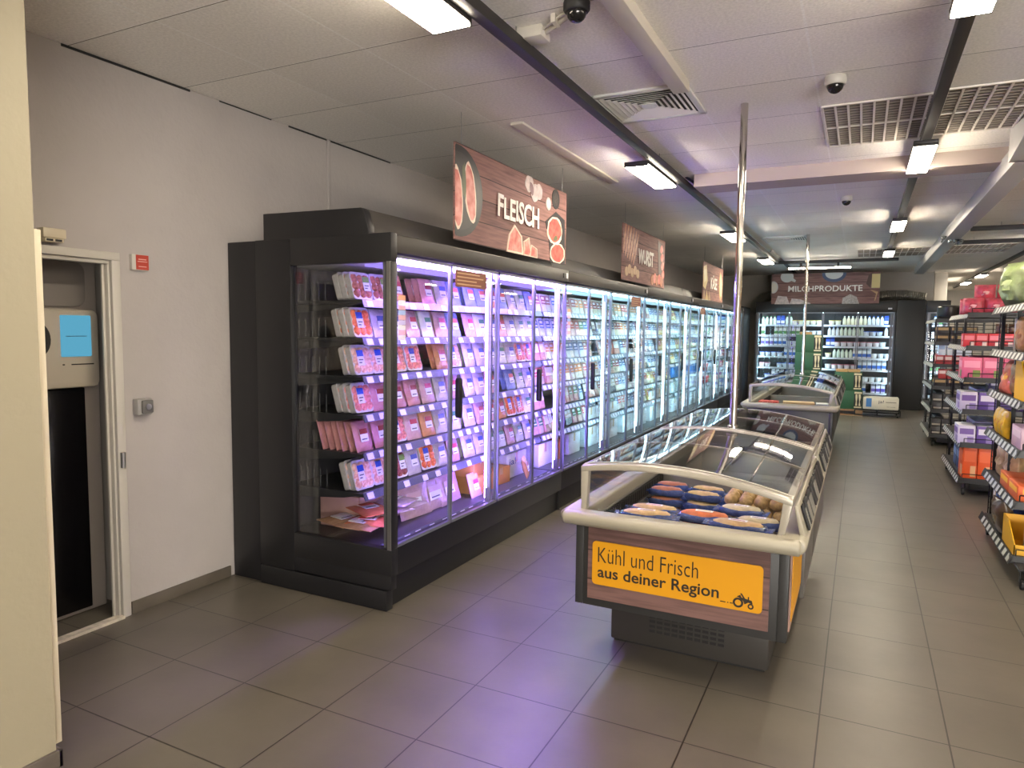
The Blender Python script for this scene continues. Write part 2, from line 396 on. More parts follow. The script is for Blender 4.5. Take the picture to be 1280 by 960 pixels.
# bottle return machine in the opening
rv = thing('reverse_vending_machine', 'cream and black bottle return machine with blue screen inside the doorway', 'vending machine', (-3.63, 0, 0))
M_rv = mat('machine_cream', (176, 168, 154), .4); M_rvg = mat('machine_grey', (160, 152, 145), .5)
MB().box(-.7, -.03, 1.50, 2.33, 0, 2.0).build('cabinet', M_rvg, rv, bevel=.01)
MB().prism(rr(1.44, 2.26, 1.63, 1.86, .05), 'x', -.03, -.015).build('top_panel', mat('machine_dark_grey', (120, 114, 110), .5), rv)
cov = MB().prism(rr(1.42, 2.288, 1.215, 1.615, .035, 5), 'x', -.03, .045).build('front_cover', M_rv, rv, bevel=.012)
MB().prism(ell(1.97, 1.462, .072, .09, 28), 'x', .045, .049).build('bottle_opening', mat('opening_black', (14, 13, 14), .5), cov)
MB().prism(ell(1.97, 1.462, .058, .074, 28), 'x', .049, .051).build('opening_ring', M_black2, cov)
sc = MB().prism(rr(2.09, 2.243, 1.375, 1.585, .006), 'x', .045, .05).build('screen', emis('screen_blue', (.045, .16, .23), 1.0), cov)
MB().box(.05, .0505, 2.115, 2.22, 1.477, 1.481).build('screen_text', mat('screen_ink', (60, 110, 140), .5), sc)
MB().box(.045, .047, 2.14, 2.255, 1.332, 1.338).box(.045, .047, 2.096, 2.106, 1.332, 1.338).build('receipt_slot', M_black2, cov)
MB().box(-.03, .0, 1.44, 2.232, .03, 1.21).build('lower_door', mat('machine_black', (13, 12, 15), .22), rv, bevel=.006)

# small things on the left wall
o = thing('motion_sensor', 'small cream sensor box on the wall above the doorway', 'sensor', (WX, 1.95, 1.925))
MB().box(.0, .055, -.045, .06, .012, .058).build('housing', M_whitegloss, o, bevel=.006)
MB().box(.005, .05, -.035, .05, -.006, .012, 0).build('lower_ring', M_whitegloss, o, bevel=.003)
MB().box(.05, .0512, -.03, .0, -.002, .008).box(.05, .0512, .01, .04, -.002, .008).build('lens_window', M_black2, o)
o = thing('notice_plate', 'red and white notice plate on the wall right of the door frame', 'sign', (WX, 2.357, 1.825))
MB().box(.0, .022, 0, .095, 0, .082).build('plate', M_white, o, bevel=.002)
f = MB().box(.022, .024, .022, .093, .004, .08).build('red_face', mat('sign_red', (172, 62, 48), .45), o)
MB().box(.024, .0245, .035, .08, .055, .06).box(.024, .0245, .03, .085, .044, .048).box(.024, .0245, .035, .08, .018, .022).build('printed_lines', mat('sign_print', (214, 170, 160), .5), f)
o = thing('key_switch', 'grey key switch box on the wall right of the door frame', 'switch', (WX, 2.348, 1.065))
MB().box(0, .045, .0, .085, 0, .085).build('back_box', mat('switch_grey', (150, 148, 146), .45), o, bevel=.006)
MB().box(.045, .06, .018, .082, .008, .078).build('cover', mat('switch_dark', (96, 94, 92), .4), o, bevel=.006)
MB().lathe([(.016, 0), (.016, .006), (.006, .007)], 14).xf(Matrix.Translation((.06, .05, .043)) @ Matrix.Rotation(R(90), 4, 'Y')).build('key_barrel', M_alu, o)

# ------------------------------------------------------------------ ceiling fittings
M_track = mat('track_black', (38, 36, 36), .5)
M_lampface = emis('lamp_glow', LAMP_COLOR, LAMP_STRENGTH)
TZ = 2.74
def track(x, y0, y1, label):
    o = thing('light_track', label, 'lighting track', (x, (y0+y1)/2, TZ)); h = (y1-y0)/2
    MB().box(-.028, .028, -h, h, .02, .07).build('rail', M_track, o, bevel=.004)
    k = 0; y = -h+.5
    while y < h:
        MB().tube([(0, y, .07), (0, y, H-TZ)], .003, 6).build('suspension_wire', M_alu, o); y += 2.4
    return o
def lamp(x, y, label, ln=.84, wd=.13, rz=0.):
    o = thing('track_lamp', label, 'lamp', (x, y, TZ), rz, 'warm white track lamps')
    MB().box(-wd/2-.004, wd/2+.004, -ln/2-.01, ln/2+.01, .001, .024).box(-wd/2-.004, wd/2+.004, -ln/2-.01, -ln/2-.001, -.014, .001).box(-wd/2-.004, wd/2+.004, ln/2+.001, ln/2+.01, -.014, .001).build('housing', M_track, o, bevel=.003)
    MB().box(-wd/2, wd/2, -ln/2, ln/2, -.014, .001).build('diffuser', M_lampface, o, bevel=.003)
    return o
tr = track(-1.405, -2.5, 13.25, 'long black lighting track above the aisle beside the fridge row')
cb = []
for j in range(3):
    MB().tube([(.03+.014*j, -3.9+.95*i, .078+.012*j+(.01 if i % 2 else 0)) for i in range(11, 18)], .008, 6).build('cable', mat('cable_blue_black', (44, 48, 60), .4), tr)
MB().tube([(.05, .95, .09), (.02, .75, .10), (.0, .70, .114)], .012, 6).build('cable_drop', mat('cable_blue_black', (44, 48, 60), .4), tr)
nm = ['nearest the camera, cut by the top edge', 'between the meat and sausage signs', 'beside the chrome pole, third along', 'at the far corner']
for y, n in zip((2.03, 5.42, 9.25, 12.6), nm): lamp(-1.519, y, 'warm lamp on the left track, ' + n, .84, .17)
for y in (-1.4,): lamp(-1.519, y, 'warm lamp on the left track, behind the viewer', .84, .17)
track(.31, -2.5, 12.6, 'black lighting track above the right aisle')
nm = ['nearest, cut by the top edge', 'under the ceiling beam', 'second beyond the beam', 'farthest before the cross track']
nm[2] = 'first beyond the beam'
for y, n in zip((2.75, 5.62, 8.95, 12.0), nm): lamp(.31, y, 'warm lamp on the right aisle track, ' + n)
lamp(.31, -.6, 'warm lamp on the right aisle track, behind the viewer')
# cross track with the long lamp in front of the dairy sign
o = thing('cross_track', 'black cross track in front of the dairy sign', 'lighting track', (-.6, 13.45, TZ))
MB().box(-1.0, 1.1, -.03, .03, .02, .07).build('rail', M_track, o, bevel=.004)
MB().tube([(1.0, 0, .07), (1.0, 0, H-TZ)], .003, 6).build('suspension_wire', M_alu, o)
lp = lamp(-.72, 13.45, 'long warm lamp across in front of the dairy sign', 1.0, .12, R(90)); lp.location.z = TZ-.06
for u in (-.3, .3): MB().box(-.02, .02, u-.02, u+.02, .02, .085).build('bracket', M_track, lp)
for i, (x0, x1, y) in enumerate(((1.10, 4.2, 9.9), (1.0, 4.2, 11.3))):
    o = thing('cross_track', ('nearer' if i == 0 else 'farther') + ' black track running right behind the white air duct', 'lighting track', ((x0+x1)/2, y, TZ))
    h = (x1-x0)/2
    MB().box(-h, h, -.03, .03, .02, .07).build('rail', M_track, o, bevel=.004)
    MB().tube([(-h+.3, 0, .07), (-h+.3, 0, H-TZ)], .003, 6).build('suspension_wire', M_alu, o)
track(2.15, 3.0, 22, 'black lighting track above the pet food racks')
nm = ['over the nearest rack', 'behind the top bag', 'left of the green bag', 'farthest, above the pink packs']
for y, n in zip((5.2, 11.6, 17.2, 19.6), nm): lamp(2.15, y, 'warm lamp on the far right track, ' + n)
track(1.62, 18.6, 24.4, 'short far track near the white column')
for y, n in ((20.4, 'nearer of two'), (23.3, 'farther of two')): lamp(1.62, y, 'warm lamp left of the white column, ' + n)
for x in (4.2, 6.2):
    for y in (-2, 2.5, 7, 11.5, 16, 21): lamp(x, y, 'warm lamp over the right part of the shop, out of sight')

# air diffusers: square louvred plates with a sloping throat
def diffuser(x, y, s, label):
    o = thing('air_diffuser', label, 'air vent', (x, y, H))
    a = s/2
    fr = MB()
    for (x0, x1, y0, y1) in ((-a, a, -a, -a+.035), (-a, a, a-.035, a), (-a, -a+.035, -a, a), (a-.035, a, -a, a)): fr.box(x0, x1, y0, y1, -.014, 0)
    fr.build('frame', mat('vent_white', (214, 214, 210), .4), o, bevel=.003)
    MB().box(-a+.03, a-.03, -a+.03, a-.03, -.002, -.0005).build('throat', mat('vent_throat', (60, 58, 55), .7), o)
    # nested square louvres, each sloping outwards
    for k in range(7):
        q = a-.045-k*.03; p = q-.02
        if p < .03: break
        sl = MB()
        for m_ in range(4):
            M = Matrix.Rotation(m_*math.pi/2, 4, 'Z'); st_ = len(sl.v)
            sl.hexa([(-q, -q, -.013), (q, -q, -.013), (p, -p, -.004), (-p, -p, -.004), (-q, -q, -.011), (q, -q, -.011), (p, -p, -.002), (-p, -p, -.002)]); sl.xf(M, st_)
        sl.build('louvre', mat('vent_slat', (232, 230, 222), .45), o)
    MB().lathe([(.045, -.004), (.045, -.014), (.01, -.016)], 18).build('centre_knob', mat('vent_white', (214, 214, 210), .4), o)
    return o
diffuser(-1.165, 4.06, .55, 'white square air diffuser in the ceiling at the end of the cream duct')
diffuser(-1.02, 10.6, .6, 'distant air diffuser in the ceiling left of the far chrome pole')
def grille(x0, x1, y0, y1, label, nx, rows=2):
    o = thing('ceiling_grille', label, 'ceiling grille', ((x0+x1)/2, (y0+y1)/2, H)); a, b = (x1-x0)/2, (y1-y0)/2
    MB().box(-a, a, -b, b, -.004, -.001).build('dark_back', mat('grille_dark', (92, 84, 76), .7), o)
    fm = MB(); wv = mat('grille_white', (226, 220, 212), .5)
    for k in range(nx+1):
        u = -a + 2*a*k/nx; fm.box(u-.006, u+.006, -b, b, -.014, -.004)
    for k in range(rows+1):
        v = -b + 2*b*k/rows; fm.box(-a, a, v-.005, v+.005, -.014, -.004)
    fm.build('grid', wv, o)
    sl = MB()
    n = 18
    for k in range(n):
        v = -b + 2*b*(k+.5)/n; sl.box(-a, a, v-.011, v+.011, -.010, -.006)
    sl.build('slat', mat('grille_slat', (150, 140, 130), .6), o)
    return o
grille(-.265, .345, 4.5, 5.46, 'nearest ceiling grille, left of the right track', 9)
grille(.355, 1.30, 4.46, 5.42, 'nearest ceiling grille, right of the right track', 13)
grille(-.12, .95, 12.3, 13.5, 'far ceiling grille, left of the white air duct', 12)
grille(1.05, 1.95, 12.2, 13.4, 'far ceiling grille, right of the white air duct', 12)

def dome(x, y, label, black=False):
    o = thing('dome_camera', label, 'security camera', (x, y, H)); s = 1.0
    MB().lathe([(.05, 0), (.054, -.010), (.054, -.036), (.047, -.045)], 24).build('base', M_black2 if black else M_white, o, smooth=True)
    MB().lathe([(.041, -.04)] + [(.041*math.cos(t*math.pi/2/6), -.045-.041*math.sin(t*math.pi/2/6)) for t in range(6)] + [(.004, -.086)], 24).build('dome', mat('smoked_dome', (22, 22, 24), .1), o, smooth=True)
    return o
dome(-1.08, 2.69, 'black dome camera at the top edge beside the conduit', True)
dome(-.18, 4.03, 'white dome camera in front of the nearest ceiling grille')
dome(-.19, 7.55, 'white dome camera beyond the ceiling beam')
o = thing('junction_box', 'cream junction box with conduit on the ceiling', 'junction box', (-1.35, 2.86, H))
MB().box(-.06, .06, -.05, .05, -.05, 0).build('box', mat('conduit_cream', (206, 200, 188), .5), o, bevel=.006)
MB().tube([(.06, -.0, -.022), (.26, -.14, -.022)], .011, 8).tube([(.06, -.03, -.018), (.26, -.17, -.018)], .006, 6).build('conduit', mat('conduit_cream', (206, 200, 188), .5), o)
MB().box(.13, .15, -.11, -.05, -.035, 0).build('clip', mat('conduit_cream', (206, 200, 188), .5), o)

# chrome poles
def pole(x, y, z0, label):
    o = thing('power_pole', label, 'pole', (x, y, z0))
    MB().tube([(0, 0, 0), (0, 0, H-z0)], .021, 20).build('tube', M_chrome, o, smooth=True)
    MB().lathe([(.034, 0), (.034, .012), (.024, .018)], 20).build('base_collar', M_chrome, o, smooth=True)
    return o

# white air duct and foil at its hangers
o = thing('air_duct', 'white rectangular air duct running away under the ceiling on the right', 'duct', (.90, 9, 2.64))
M_duct = mat('duct_white', (176, 176, 176), .45)
MB().box(-.075, .075, -3.55, 6.0, .0, .13).build('channel', M_duct, o, bevel=.006)
MB().hexa([(-.11, -3.55, 0), (.11, -3.55, 0), (.11, -3.5, 0), (-.11, -3.5, 0), (-.05, -4.3, .234), (.17, -4.3, .234), (.17, -3.5, .234), (-.11, -3.5, .234)]).build('drop_end', M_duct, o, bevel=.004)
foil = MB()
for k in range(7): foil.blob((-.1+.035*k, .9+random.uniform(-.4, .4), .0+random.uniform(-.03, .03)), .03, .12, .02, 8, 5, jit=.25)
foil.build('foil_tape', mat('foil', (190, 195, 200), .25, metal=.9), o)
def flex(pts, label):
    o = thing('flexible_duct', label, 'duct', pts[0]); p0 = Vector(pts[0]); P = []; rad = []
    pts = [Vector(p)-p0 for p in pts]; n = 56
    for i in range(n+1):
        t = i/n*(len(pts)-1); k = min(int(t), len(pts)-2); q = pts[k].lerp(pts[k+1], t-k); P.append(q); rad.append(.11 if i % 2 else .095)
    MB().tube(P, rad, 14).build('hose', mat('aluminium_hose', (150, 148, 140), .35, metal=.8), o, smooth=False)
def arc3(a, b, up, n=8):
    a, b = Vector(a), Vector(b); return [a.lerp(b, i/n)+Vector((0, 0, up*math.sin(math.pi*i/n))) for i in range(n+1)]
flex([(-2.28, 16.75, 2.0)] + [Vector((-2.15, 16.75, 2.2)), Vector((-2.05, 16.75, 2.31)), Vector((-1.9, 16.75, 2.36)), Vector((-1.5, 16.75, 2.36))], 'ribbed aluminium duct bending behind the left end of the dairy sign')
flex([Vector((.1, 16.75, 2.28)), Vector((.45, 16.75, 2.34)), Vector((.8, 16.75, 2.34)), Vector((1.15, 16.75, 2.28))], 'ribbed aluminium duct right of the dairy sign')
# ------------------------------------------------------------------ the fridge row along the left wall
FX = -2.205          # front plane of the fascia
GX = -2.238          # door glass plane
Y0, PITCH_Y, NSEC = 3.02, 1.2, 10
SHELF_Z = [1.688, 1.478, 1.266, 1.052, .835, .61]; DECK_Z = .33
M_int = mat('fridge_liner', (70, 68, 74), .5)
M_shelf = mat('shelf_grey', (62, 62, 66), .4, metal=.3)
M_rail = mat('price_rail', (72, 75, 86), .3)
M_tag = mat('price_tag', (196, 196, 204), .4)
M_glass = glass('door_glass', (.97, .98, .98), 1.0)
M_sideglass = glass('side_glass', (.86, .87, .86), 1.6)
M_led_v = emis('violet_led', VIOLET_COLOR, VIOLET_STRENGTH)
M_led_w = emis('white_led', WHITE_COLOR, WHITE_STRENGTH)
M_mull = mat('mullion_plastic', (120, 118, 128), .5)
M_handle = mat('handle_black', (16, 16, 17), .4)
M_notice = mat('notice_brown', (120, 66, 40), .5)
M_canopy = mat('canopy_white', (205, 205, 212), .4)
M_warm = mat('tag_print', (90, 90, 96), .5)
def led_mat(k): return M_led_v if k < 2 else M_led_w
def fridge_module(i):
    a = Y0 + 2*PITCH_Y*i; L = 2*PITCH_Y
    nm = ['nearest black fridge with violet lit meat and a glass end', 'second black fridge from the near end, white lit, left of the sausage sign',
          'third black fridge from the near end, white lit', 'fourth black fridge from the near end, white lit, under the cheese sign', 'farthest black fridge of the row before the corner'][i]
    o = thing('multideck_fridge', nm, 'refrigerator', (0, a, 0), 0, 'multideck fridges along the left wall')
    b = MB()
    b.box(-3.16, -3.0, 0, L, .02, 2.0).box(-3.16, FX-.05, 0, L, 1.915, 2.0).box(-3.0, GX-.03, 0, L, .2, DECK_Z-.03)
    if i == 4: b.box(-3.16, FX-.02, L-.03, L, .02, 2.0)
    b.build('carcass', M_int, o)
    MB().box(-2.98, GX-.05, .01, L-.01, 1.885, 1.914).build('canopy', M_canopy, o, bevel=.004)
    p = MB().box(-3.1, -2.262, 0, L, .0, .165).box(-3.1, -2.24, 0, L, .17, .325)
    p.build('plinth', M_black, o, bevel=.004)
    MB().box(-2.262, -2.2395, L-.03, L-.028, .0, .325).box(-2.2625, -2.2605, 0, L, .164, .171).build('plinth_seam', M_dark, o)
    f = MB().prism([(-2.36, 1.93), (FX, 1.935), (FX+.004, 2.028), (FX-.02, 2.035), (-2.36, 2.035)], 'y', .002, L-.002).build('fascia', M_fascia, o, bevel=.004)
    MB().box(FX-.001, FX+.009, L-.125, L-.075, 1.962, 2.0).build('temperature_display', mat('display_black', (18, 18, 20), .3), f)
    MB().box(FX-.001, FX+.010, L-.07, L-.035, 1.962, 2.005).build('sensor_tag', M_tag, f)
    th = MB().prism([(-3.1, 2.035), (-2.345, 2.035), (-2.352, 2.075), (-2.38, 2.15), (-2.40, 2.172), (-3.1, 2.18)], 'y', 0, L if i % 2 == 0 else L-.25)
    th.build('top_housing', mat('housing_grey', (74, 72, 70), .5) if i else M_fascia, o, bevel=.006)
    # shelves with sloping price rails
    for si, z in enumerate(SHELF_Z + [DECK_Z]):
        s = MB().box(-2.985, -2.445 if si < 6 else -2.33, .012, L-.012, z-.018, z)
        if si < 6:
            for y in (.03, PITCH_Y, L-.03): s.prism([(-2.985, z-.02), (-2.5, z-.02), (-2.6, z-.04), (-2.985, z-.075)], 'y', y-.004, y+.004)
        so = s.build('shelf' if si < 6 else 'bottom_deck', M_shelf, o)
        xr = -2.445 if si < 6 else -2.33
        r = MB().hexa([(xr, .012, z-.032), (xr+.004, .012, z-.034), (xr+.004, L-.012, z-.034), (xr, L-.012, z-.032),
                       (xr-.0, .012, z+.008), (xr+.003, .012, z+.008), (xr+.003, L-.012, z+.008), (xr, L-.012, z+.008)])
        r = MB().hexa([(xr+.012, .012, z-.038), (xr+.016, .012, z-.038), (xr+.016, L-.012, z-.038), (xr+.012, L-.012, z-.038),
                       (xr-.006, .012, z+.006), (xr-.001, .012, z+.006), (xr-.001, L-.012, z+.006), (xr-.006, L-.012, z+.006)], 0)
        rnd = random.Random(i*31+si); y = .04
        while y < L-.1:
            w_ = .055
            q = lambda v: xr+.0165-.0175*(v+.038)/.044
            r.hexa([(q(-.034)+.0, y, z-.034), (q(-.034)+.002, y, z-.034), (q(-.034)+.002, y+w_, z-.034), (q(-.034), y+w_, z-.034),
                    (q(0), y, z), (q(0)+.002, y, z), (q(0)+.002, y+w_, z), (q(0), y+w_, z)], 1)
            y += rnd.choice((.11, .15, .2) if i == 0 else (.075, .085, .1))
        r.build('price_rail', [M_rail, M_tag], so)
    # doors: two glass leaves per section
    for k in (0, 1):
        s0 = k*PITCH_Y; sec = 2*i+k
        for h in (0, 1):
            y0 = s0+.012 if h == 0 else s0+.595; y1 = s0+.585 if h == 0 else s0+PITCH_Y-.012
            d = MB()
            d.box(GX-.01, GX+.01, y0, y0+.008, .335, 1.925).box(GX-.01, GX+.01, y1-.008, y1, .335, 1.925)
            d.box(GX-.012, GX+.012, y0, y1, .335, .35).box(GX-.012, GX+.012, y0, y1, 1.91, 1.925)
            do = d.build('door', M_clearedge, o)
            MB().box(GX-.002, GX+.002, y0+.004, y1-.004, .342, 1.918).build('glass_pane', M_glass, do)
            if h == 1:
                MB().rrect(-.02, .02, .985, 1.235, 0, .028, .02, 0, 4).xf(Matrix.Translation((GX+.013, y0+.055, 0)) @ Matrix.Rotation(R(-90), 4, 'Z')).build('handle', M_handle, do, bevel=.004)
                if sec in (0, 3, 6):
                    nt = MB().box(GX+.0125, GX+.014, y0+.03, y0+.42, 1.795, 1.90) if sec == 0 else MB().box(GX+.0125, GX+.014, y0+.05, y0+.4, 1.80, 1.905)
                    no = nt.build('notice', M_notice if sec == 0 else mat('notice_red', (134, 70, 50), .5), do)
                    ln = MB()
                    for q in range(4): ln.box(GX+.014, GX+.0145, y0+.05, y0+.05+(.28, .33, .24, .30)[q], 1.875-.022*q, 1.883-.022*q)
                    ln.build('printed_lines', mat('notice_print', (190, 150, 110), .5), no)
            elif sec == 0 or sec == 2:
                st = MB(); cols = [0, 1, 2, 3, 2, 4, 1, 2, 1]
                for q, c in enumerate(cols): st.box(GX+.0125, GX+.0135, y0+.03, y0+.095, 1.69-.027*q, 1.715-.027*q, c)
                st.build('info_sticker', [mat('sticker_orange', (206, 150, 110), .5), mat('sticker_white', (214, 208, 214), .5), mat('sticker_rose', (206, 160, 170), .5), mat('sticker_blue', (150, 170, 214), .5), mat('sticker_pale', (190, 180, 220), .5)], do)
        # mullion with a slim led on its near side and a broad led profile on its far side, shining into the next section
        mu = MB().box(GX-.07, GX-.03, s0+PITCH_Y-.034, s0+PITCH_Y-.012, .335, 1.915).build('mullion', M_mull, o)
        MB().box(GX-.05, GX-.042, s0+PITCH_Y-.062, s0+PITCH_Y-.056, .44, 1.815).build('led_strip', emis('violet_led_strip', (.55, .42, 1.0), 7) if sec < 2 else emis('white_led_strip', (.6, .9, 1.0), 5), o)
        MB().box(GX-.07, GX-.035, s0+PITCH_Y-.0118, s0+PITCH_Y-.0098, .36, 1.88).box(GX-.0725, GX-.0705, s0+PITCH_Y-.034, s0+PITCH_Y-.012, .36, 1.88).build('led_profile', led_mat(sec if k == 1 else sec+0 if sec > 1 else sec), mu)
        MB().box(GX-.055, GX-.022, s0+.03, s0+PITCH_Y-.05, 1.905, 1.9075).build('head_led', emis('violet_head_led', (.38, .22, 1.0), VIOLET_STRENGTH*4) if sec < 2 else led_mat(sec), o)
        MB().box(-2.44, -2.31, s0+.03, s0+PITCH_Y-.08, 1.873, 1.884).build('canopy_light', emis('violet_canopy_light', (.27, .19, .75), .9) if sec < 2 else emis('white_canopy_light', (.4, .72, .85), .8), o)
    return o
mods = [fridge_module(i) for i in range(5)]
# the visible glazed end of the first fridge
m0 = mods[0]
e = MB()
e.box(-3.17, -2.9, -.055, 0, .115, 2.035).box(-2.9, -2.2, -.055, 0, 1.885, 2.035).box(-2.9, -2.2, -.055, 0, .2, .345).box(-2.238, -2.2, -.055, 0, .345, 1.885)
e.build('end_panel', M_black, m0, bevel=.004)
MB().box(-2.228, -2.204, -.06, -.052, .345, 1.885).build('end_trim', M_alu, m0)
MB().prism([(-3.1, 2.03), (-2.345, 2.03), (-2.35, 2.075), (-2.375, 2.15), (-2.395, 2.172), (-3.1, 2.182)], 'y', -.057, .0).build('top_end_cap', M_black, m0, bevel=.004)
MB().box(-3.41, -3.172, -.04, .0, .0, 2.035).box(-3.41, -3.16, -.035, 2.3, .0, 2.03).build('rear_cover', M_black, m0, bevel=.003)
MB().box(-3.16, -2.21, -.05, 0, .118, .2).build('end_lower_panel', M_black, m0, bevel=.003)
MB().box(-3.17, -2.236, -.056, 0, .0, .112).build('end_kick_panel', M_black, m0, bevel=.004)
MB().box(-2.92, -2.2395, -.035, -.028, .33, 1.9).build('end_glass', M_sideglass, m0)
em = MB().box(-2.275, -2.243, -.026, .001, .345, 1.885).build('mullion', M_mull, m0)
MB().box(-2.272, -2.246, .0012, .003, .36, 1.87).build('led_profile', M_led_v, em)
# clear dividers standing on the shelves behind the end glass
dv = MB()
for z in SHELF_Z:
    for x in [-2.95+.05*k for k in range(5)]:
        dv.box(x, x+.003, .06, .063, z, z+.1)
dv.build('divider', mat('clear_divider', (150, 150, 160), .2, alpha=.35), m0)
# dark corner filler between the row and the dairy fridge
o = thing('corner_panel', 'black corner panel between the fridge row and the dairy fridge', 'panel', (-2.6, 15.06, 0))
MB().box(-.76, .40, -.03, .9, 0, 2.02).build('body', mat('corner_grey', (36, 38, 43), .5), o, bevel=.006)
MB().box(-.5, .395, -.028, .9, 2.02, 2.06).build('cap', M_black2, o)
o = thing('cable_channel', 'grey cable channel on the wall above the far fridges', 'cable channel', (WX, 11.5, 2.35))
MB().box(0, .05, -3.4, 3.6, -.03, .03).build('channel', mat('channel_grey', (96, 94, 90), .5), o, bevel=.004)
MB().box(0.0, .06, .3, .4, -.35, .5).build('riser', mat('channel_dark', (70, 68, 66), .5), o, bevel=.004)

# ------------------------------------------------------------------ packs (front faces local -y, width along x, lowest point z = 0)
def film_of(k, rgb, clear=.0, rough=.22): return mat('film_'+k, rgb, rough, noise=.12, nscale=40, bump=.35, bscale=70, coat=.3)
M_blue = mat('label_blue', (44, 84, 190), .4); M_lwhite = mat('label_white', (236, 236, 240), .4)
LEAN = R(-16)
def lean(mb, a=LEAN):
    mb.xf(Matrix.Rotation(a, 4, 'X')); zz = min(v[2] for v in mb.v); return zz
class Pack:
    """collects the meshes of one pack, leans them back together and sets the lowest point to z = 0"""
    def __init__(s, name): s.name = name; s.p = []
    def part(s, name, mb, mats, smooth=False, bevel=0): s.p.append((name, mb, mats, smooth, bevel)); return s
    def make(s, a=LEAN):
        mn = 9
        for q in s.p:
            q[1].xf(Matrix.Rotation(a, 4, 'X')); mn = min(mn, min(v[2] for v in q[1].v))
        root = None
        for n, mb, ms, sm, bv in s.p:
            mb.xf(Matrix.Translation((0, 0, -mn)))
            ob = mb.build(n, ms, root, smooth=sm, bevel=bv)
            if root is None: root = ob
        return root
def cat_of(o, c): o['category'] = c; return o
def meat_tray(meat, key, h=.165, w=.15, blue=True):
    def mk():
        P = Pack('meat_tray'); rnd = random.Random(len(key))
        P.part('meat_tray', MB().rrect(-w/2, w/2, 0, h, 0, .038, .018), film_of('tray', (196, 190, 196), .2), bevel=.004)
        P.part('rim', MB().rrect(-w/2-.004, w/2+.004, -.004, h+.004, -.005, .0, .02), film_of('rim', (222, 218, 224), .2))
        m = MB()
        for j in range(3):
            for i in range(3): m.blob((-w/3.2+i*w/3.2, -.006, h*.2+j*h*.28), w*.19, .012, h*.17, 8, 5, jit=.15, rnd=rnd)
        P.part('meat', m, mat('meat_'+key, meat, .35, rgb2=tuple(min(255, int(c*1.25+22)) for c in meat), nscale=55), smooth=True)
        lx = -w*.34 if blue else w*.02
        P.part('label', MB().box(lx, lx+.052, -.0205, -.0185, h*.28, h*.82, 0).box(lx, lx+.052, -.022, -.0205, h*.6, h*.82, 1).box(lx+.008, lx+.03, -.0215, -.0205, h*.36, h*.4, 2).box(lx+.008, lx+.044, -.0215, -.0205, h*.46, h*.5, 2),
               [M_lwhite, M_blue if blue else mat('label_green', (120, 160, 70), .4), M_warm])
        return cat_of(P.make(), 'meat pack')
    return Proto(mk)
def pouch(rgb, key, lab, w=.145, h=.175, name='meat_pouch', cat='meat pack', lean_a=LEAN):
    def mk():
        P = Pack(name); rnd = random.Random(len(key)*3)
        P.part(name, MB().pillow(w, h, .036, 8, .35, rnd=rnd), film_of(key, rgb, .2), smooth=True)
        P.part('label', MB().box(-w*.3, w*.16, -.026, -.0235, h*.3, h*.72, 0).box(-w*.3, w*.16, -.0275, -.026, h*.55, h*.72, 1).box(-w*.24, w*.08, -.027, -.026, h*.36, h*.40, 2), [M_lwhite, mat('lab_'+key, lab, .4), M_warm])
        return cat_of(P.make(lean_a), cat)
    return Proto(mk)
def slice_pack(face, lab, key, w=.105, h=.165, t=.016, name='sausage_pack', cat='sausage pack'):
    def mk():
        P = Pack(name)
        P.part(name, MB().rrect(-w/2, w/2, 0, h, 0, t, .012).rrect(-w/2+.008, w/2-.008, .008, h*.72, -.004, 0, .01), film_of(key, face, .2))
        P.part('label', MB().box(-w*.42, w*.42, -.0065, -.0045, h*.42, h*.88, 0).box(-w*.36, w*.2, -.0075, -.0065, h*.68, h*.82, 1).box(-w*.36, w*.34, -.0075, -.0065, h*.52, h*.57, 1), [mat('lab_'+key, lab, .4), M_lwhite])
        return cat_of(P.make(R(-14)), cat)
    return Proto(mk)
def tub(body, lid, key, r=.045, h=.07, name='spread_tub', cat='tub'):
    def mk():
        b = MB().lathe([(r*.84, 0), (r*.86, .003), (r, h*.84), (r*1.02, h*.86)], 14).build(name, mat('tub_'+key, body, .35), None, smooth=True)
        MB().lathe([(r*1.07, h*.86), (r*1.07, h*.98), (r*1.0, h)], 14).build('lid', mat('lid_'+key, lid, .35), b, smooth=True)
        return cat_of(b, cat)
    return Proto(mk)
def carton(rgb, key, w, d, h, name='cardboard_box', cat='box', lab=None, tape=True, text=None, tcol=(40, 40, 40)):
    def mk():
        b = MB().box(-w/2, w/2, 0, d, 0, h).build(name, mat('carton_'+key, rgb, .65, noise=.1, nscale=12), None, bevel=.003)
        if tape: MB().box(-w*.5, w*.5, d*.46, d*.54, h, h+.001).box(-.022, .022, -.001, 0, h*.6, h).build('tape', mat('tape_tan', (186, 150, 100), .3), b)
        if lab: MB().box(w*.05, w*.4, -.0015, 0, h*.2, h*.65).build('label', mat('cl_'+key, lab, .45), b)
        if text: lettering(text, -w*.4, -w*.05, h*.45, h*.8, -.0005, mat('ct_'+key, tcol, .5), b)
        return cat_of(b, cat)
    return Proto(mk)
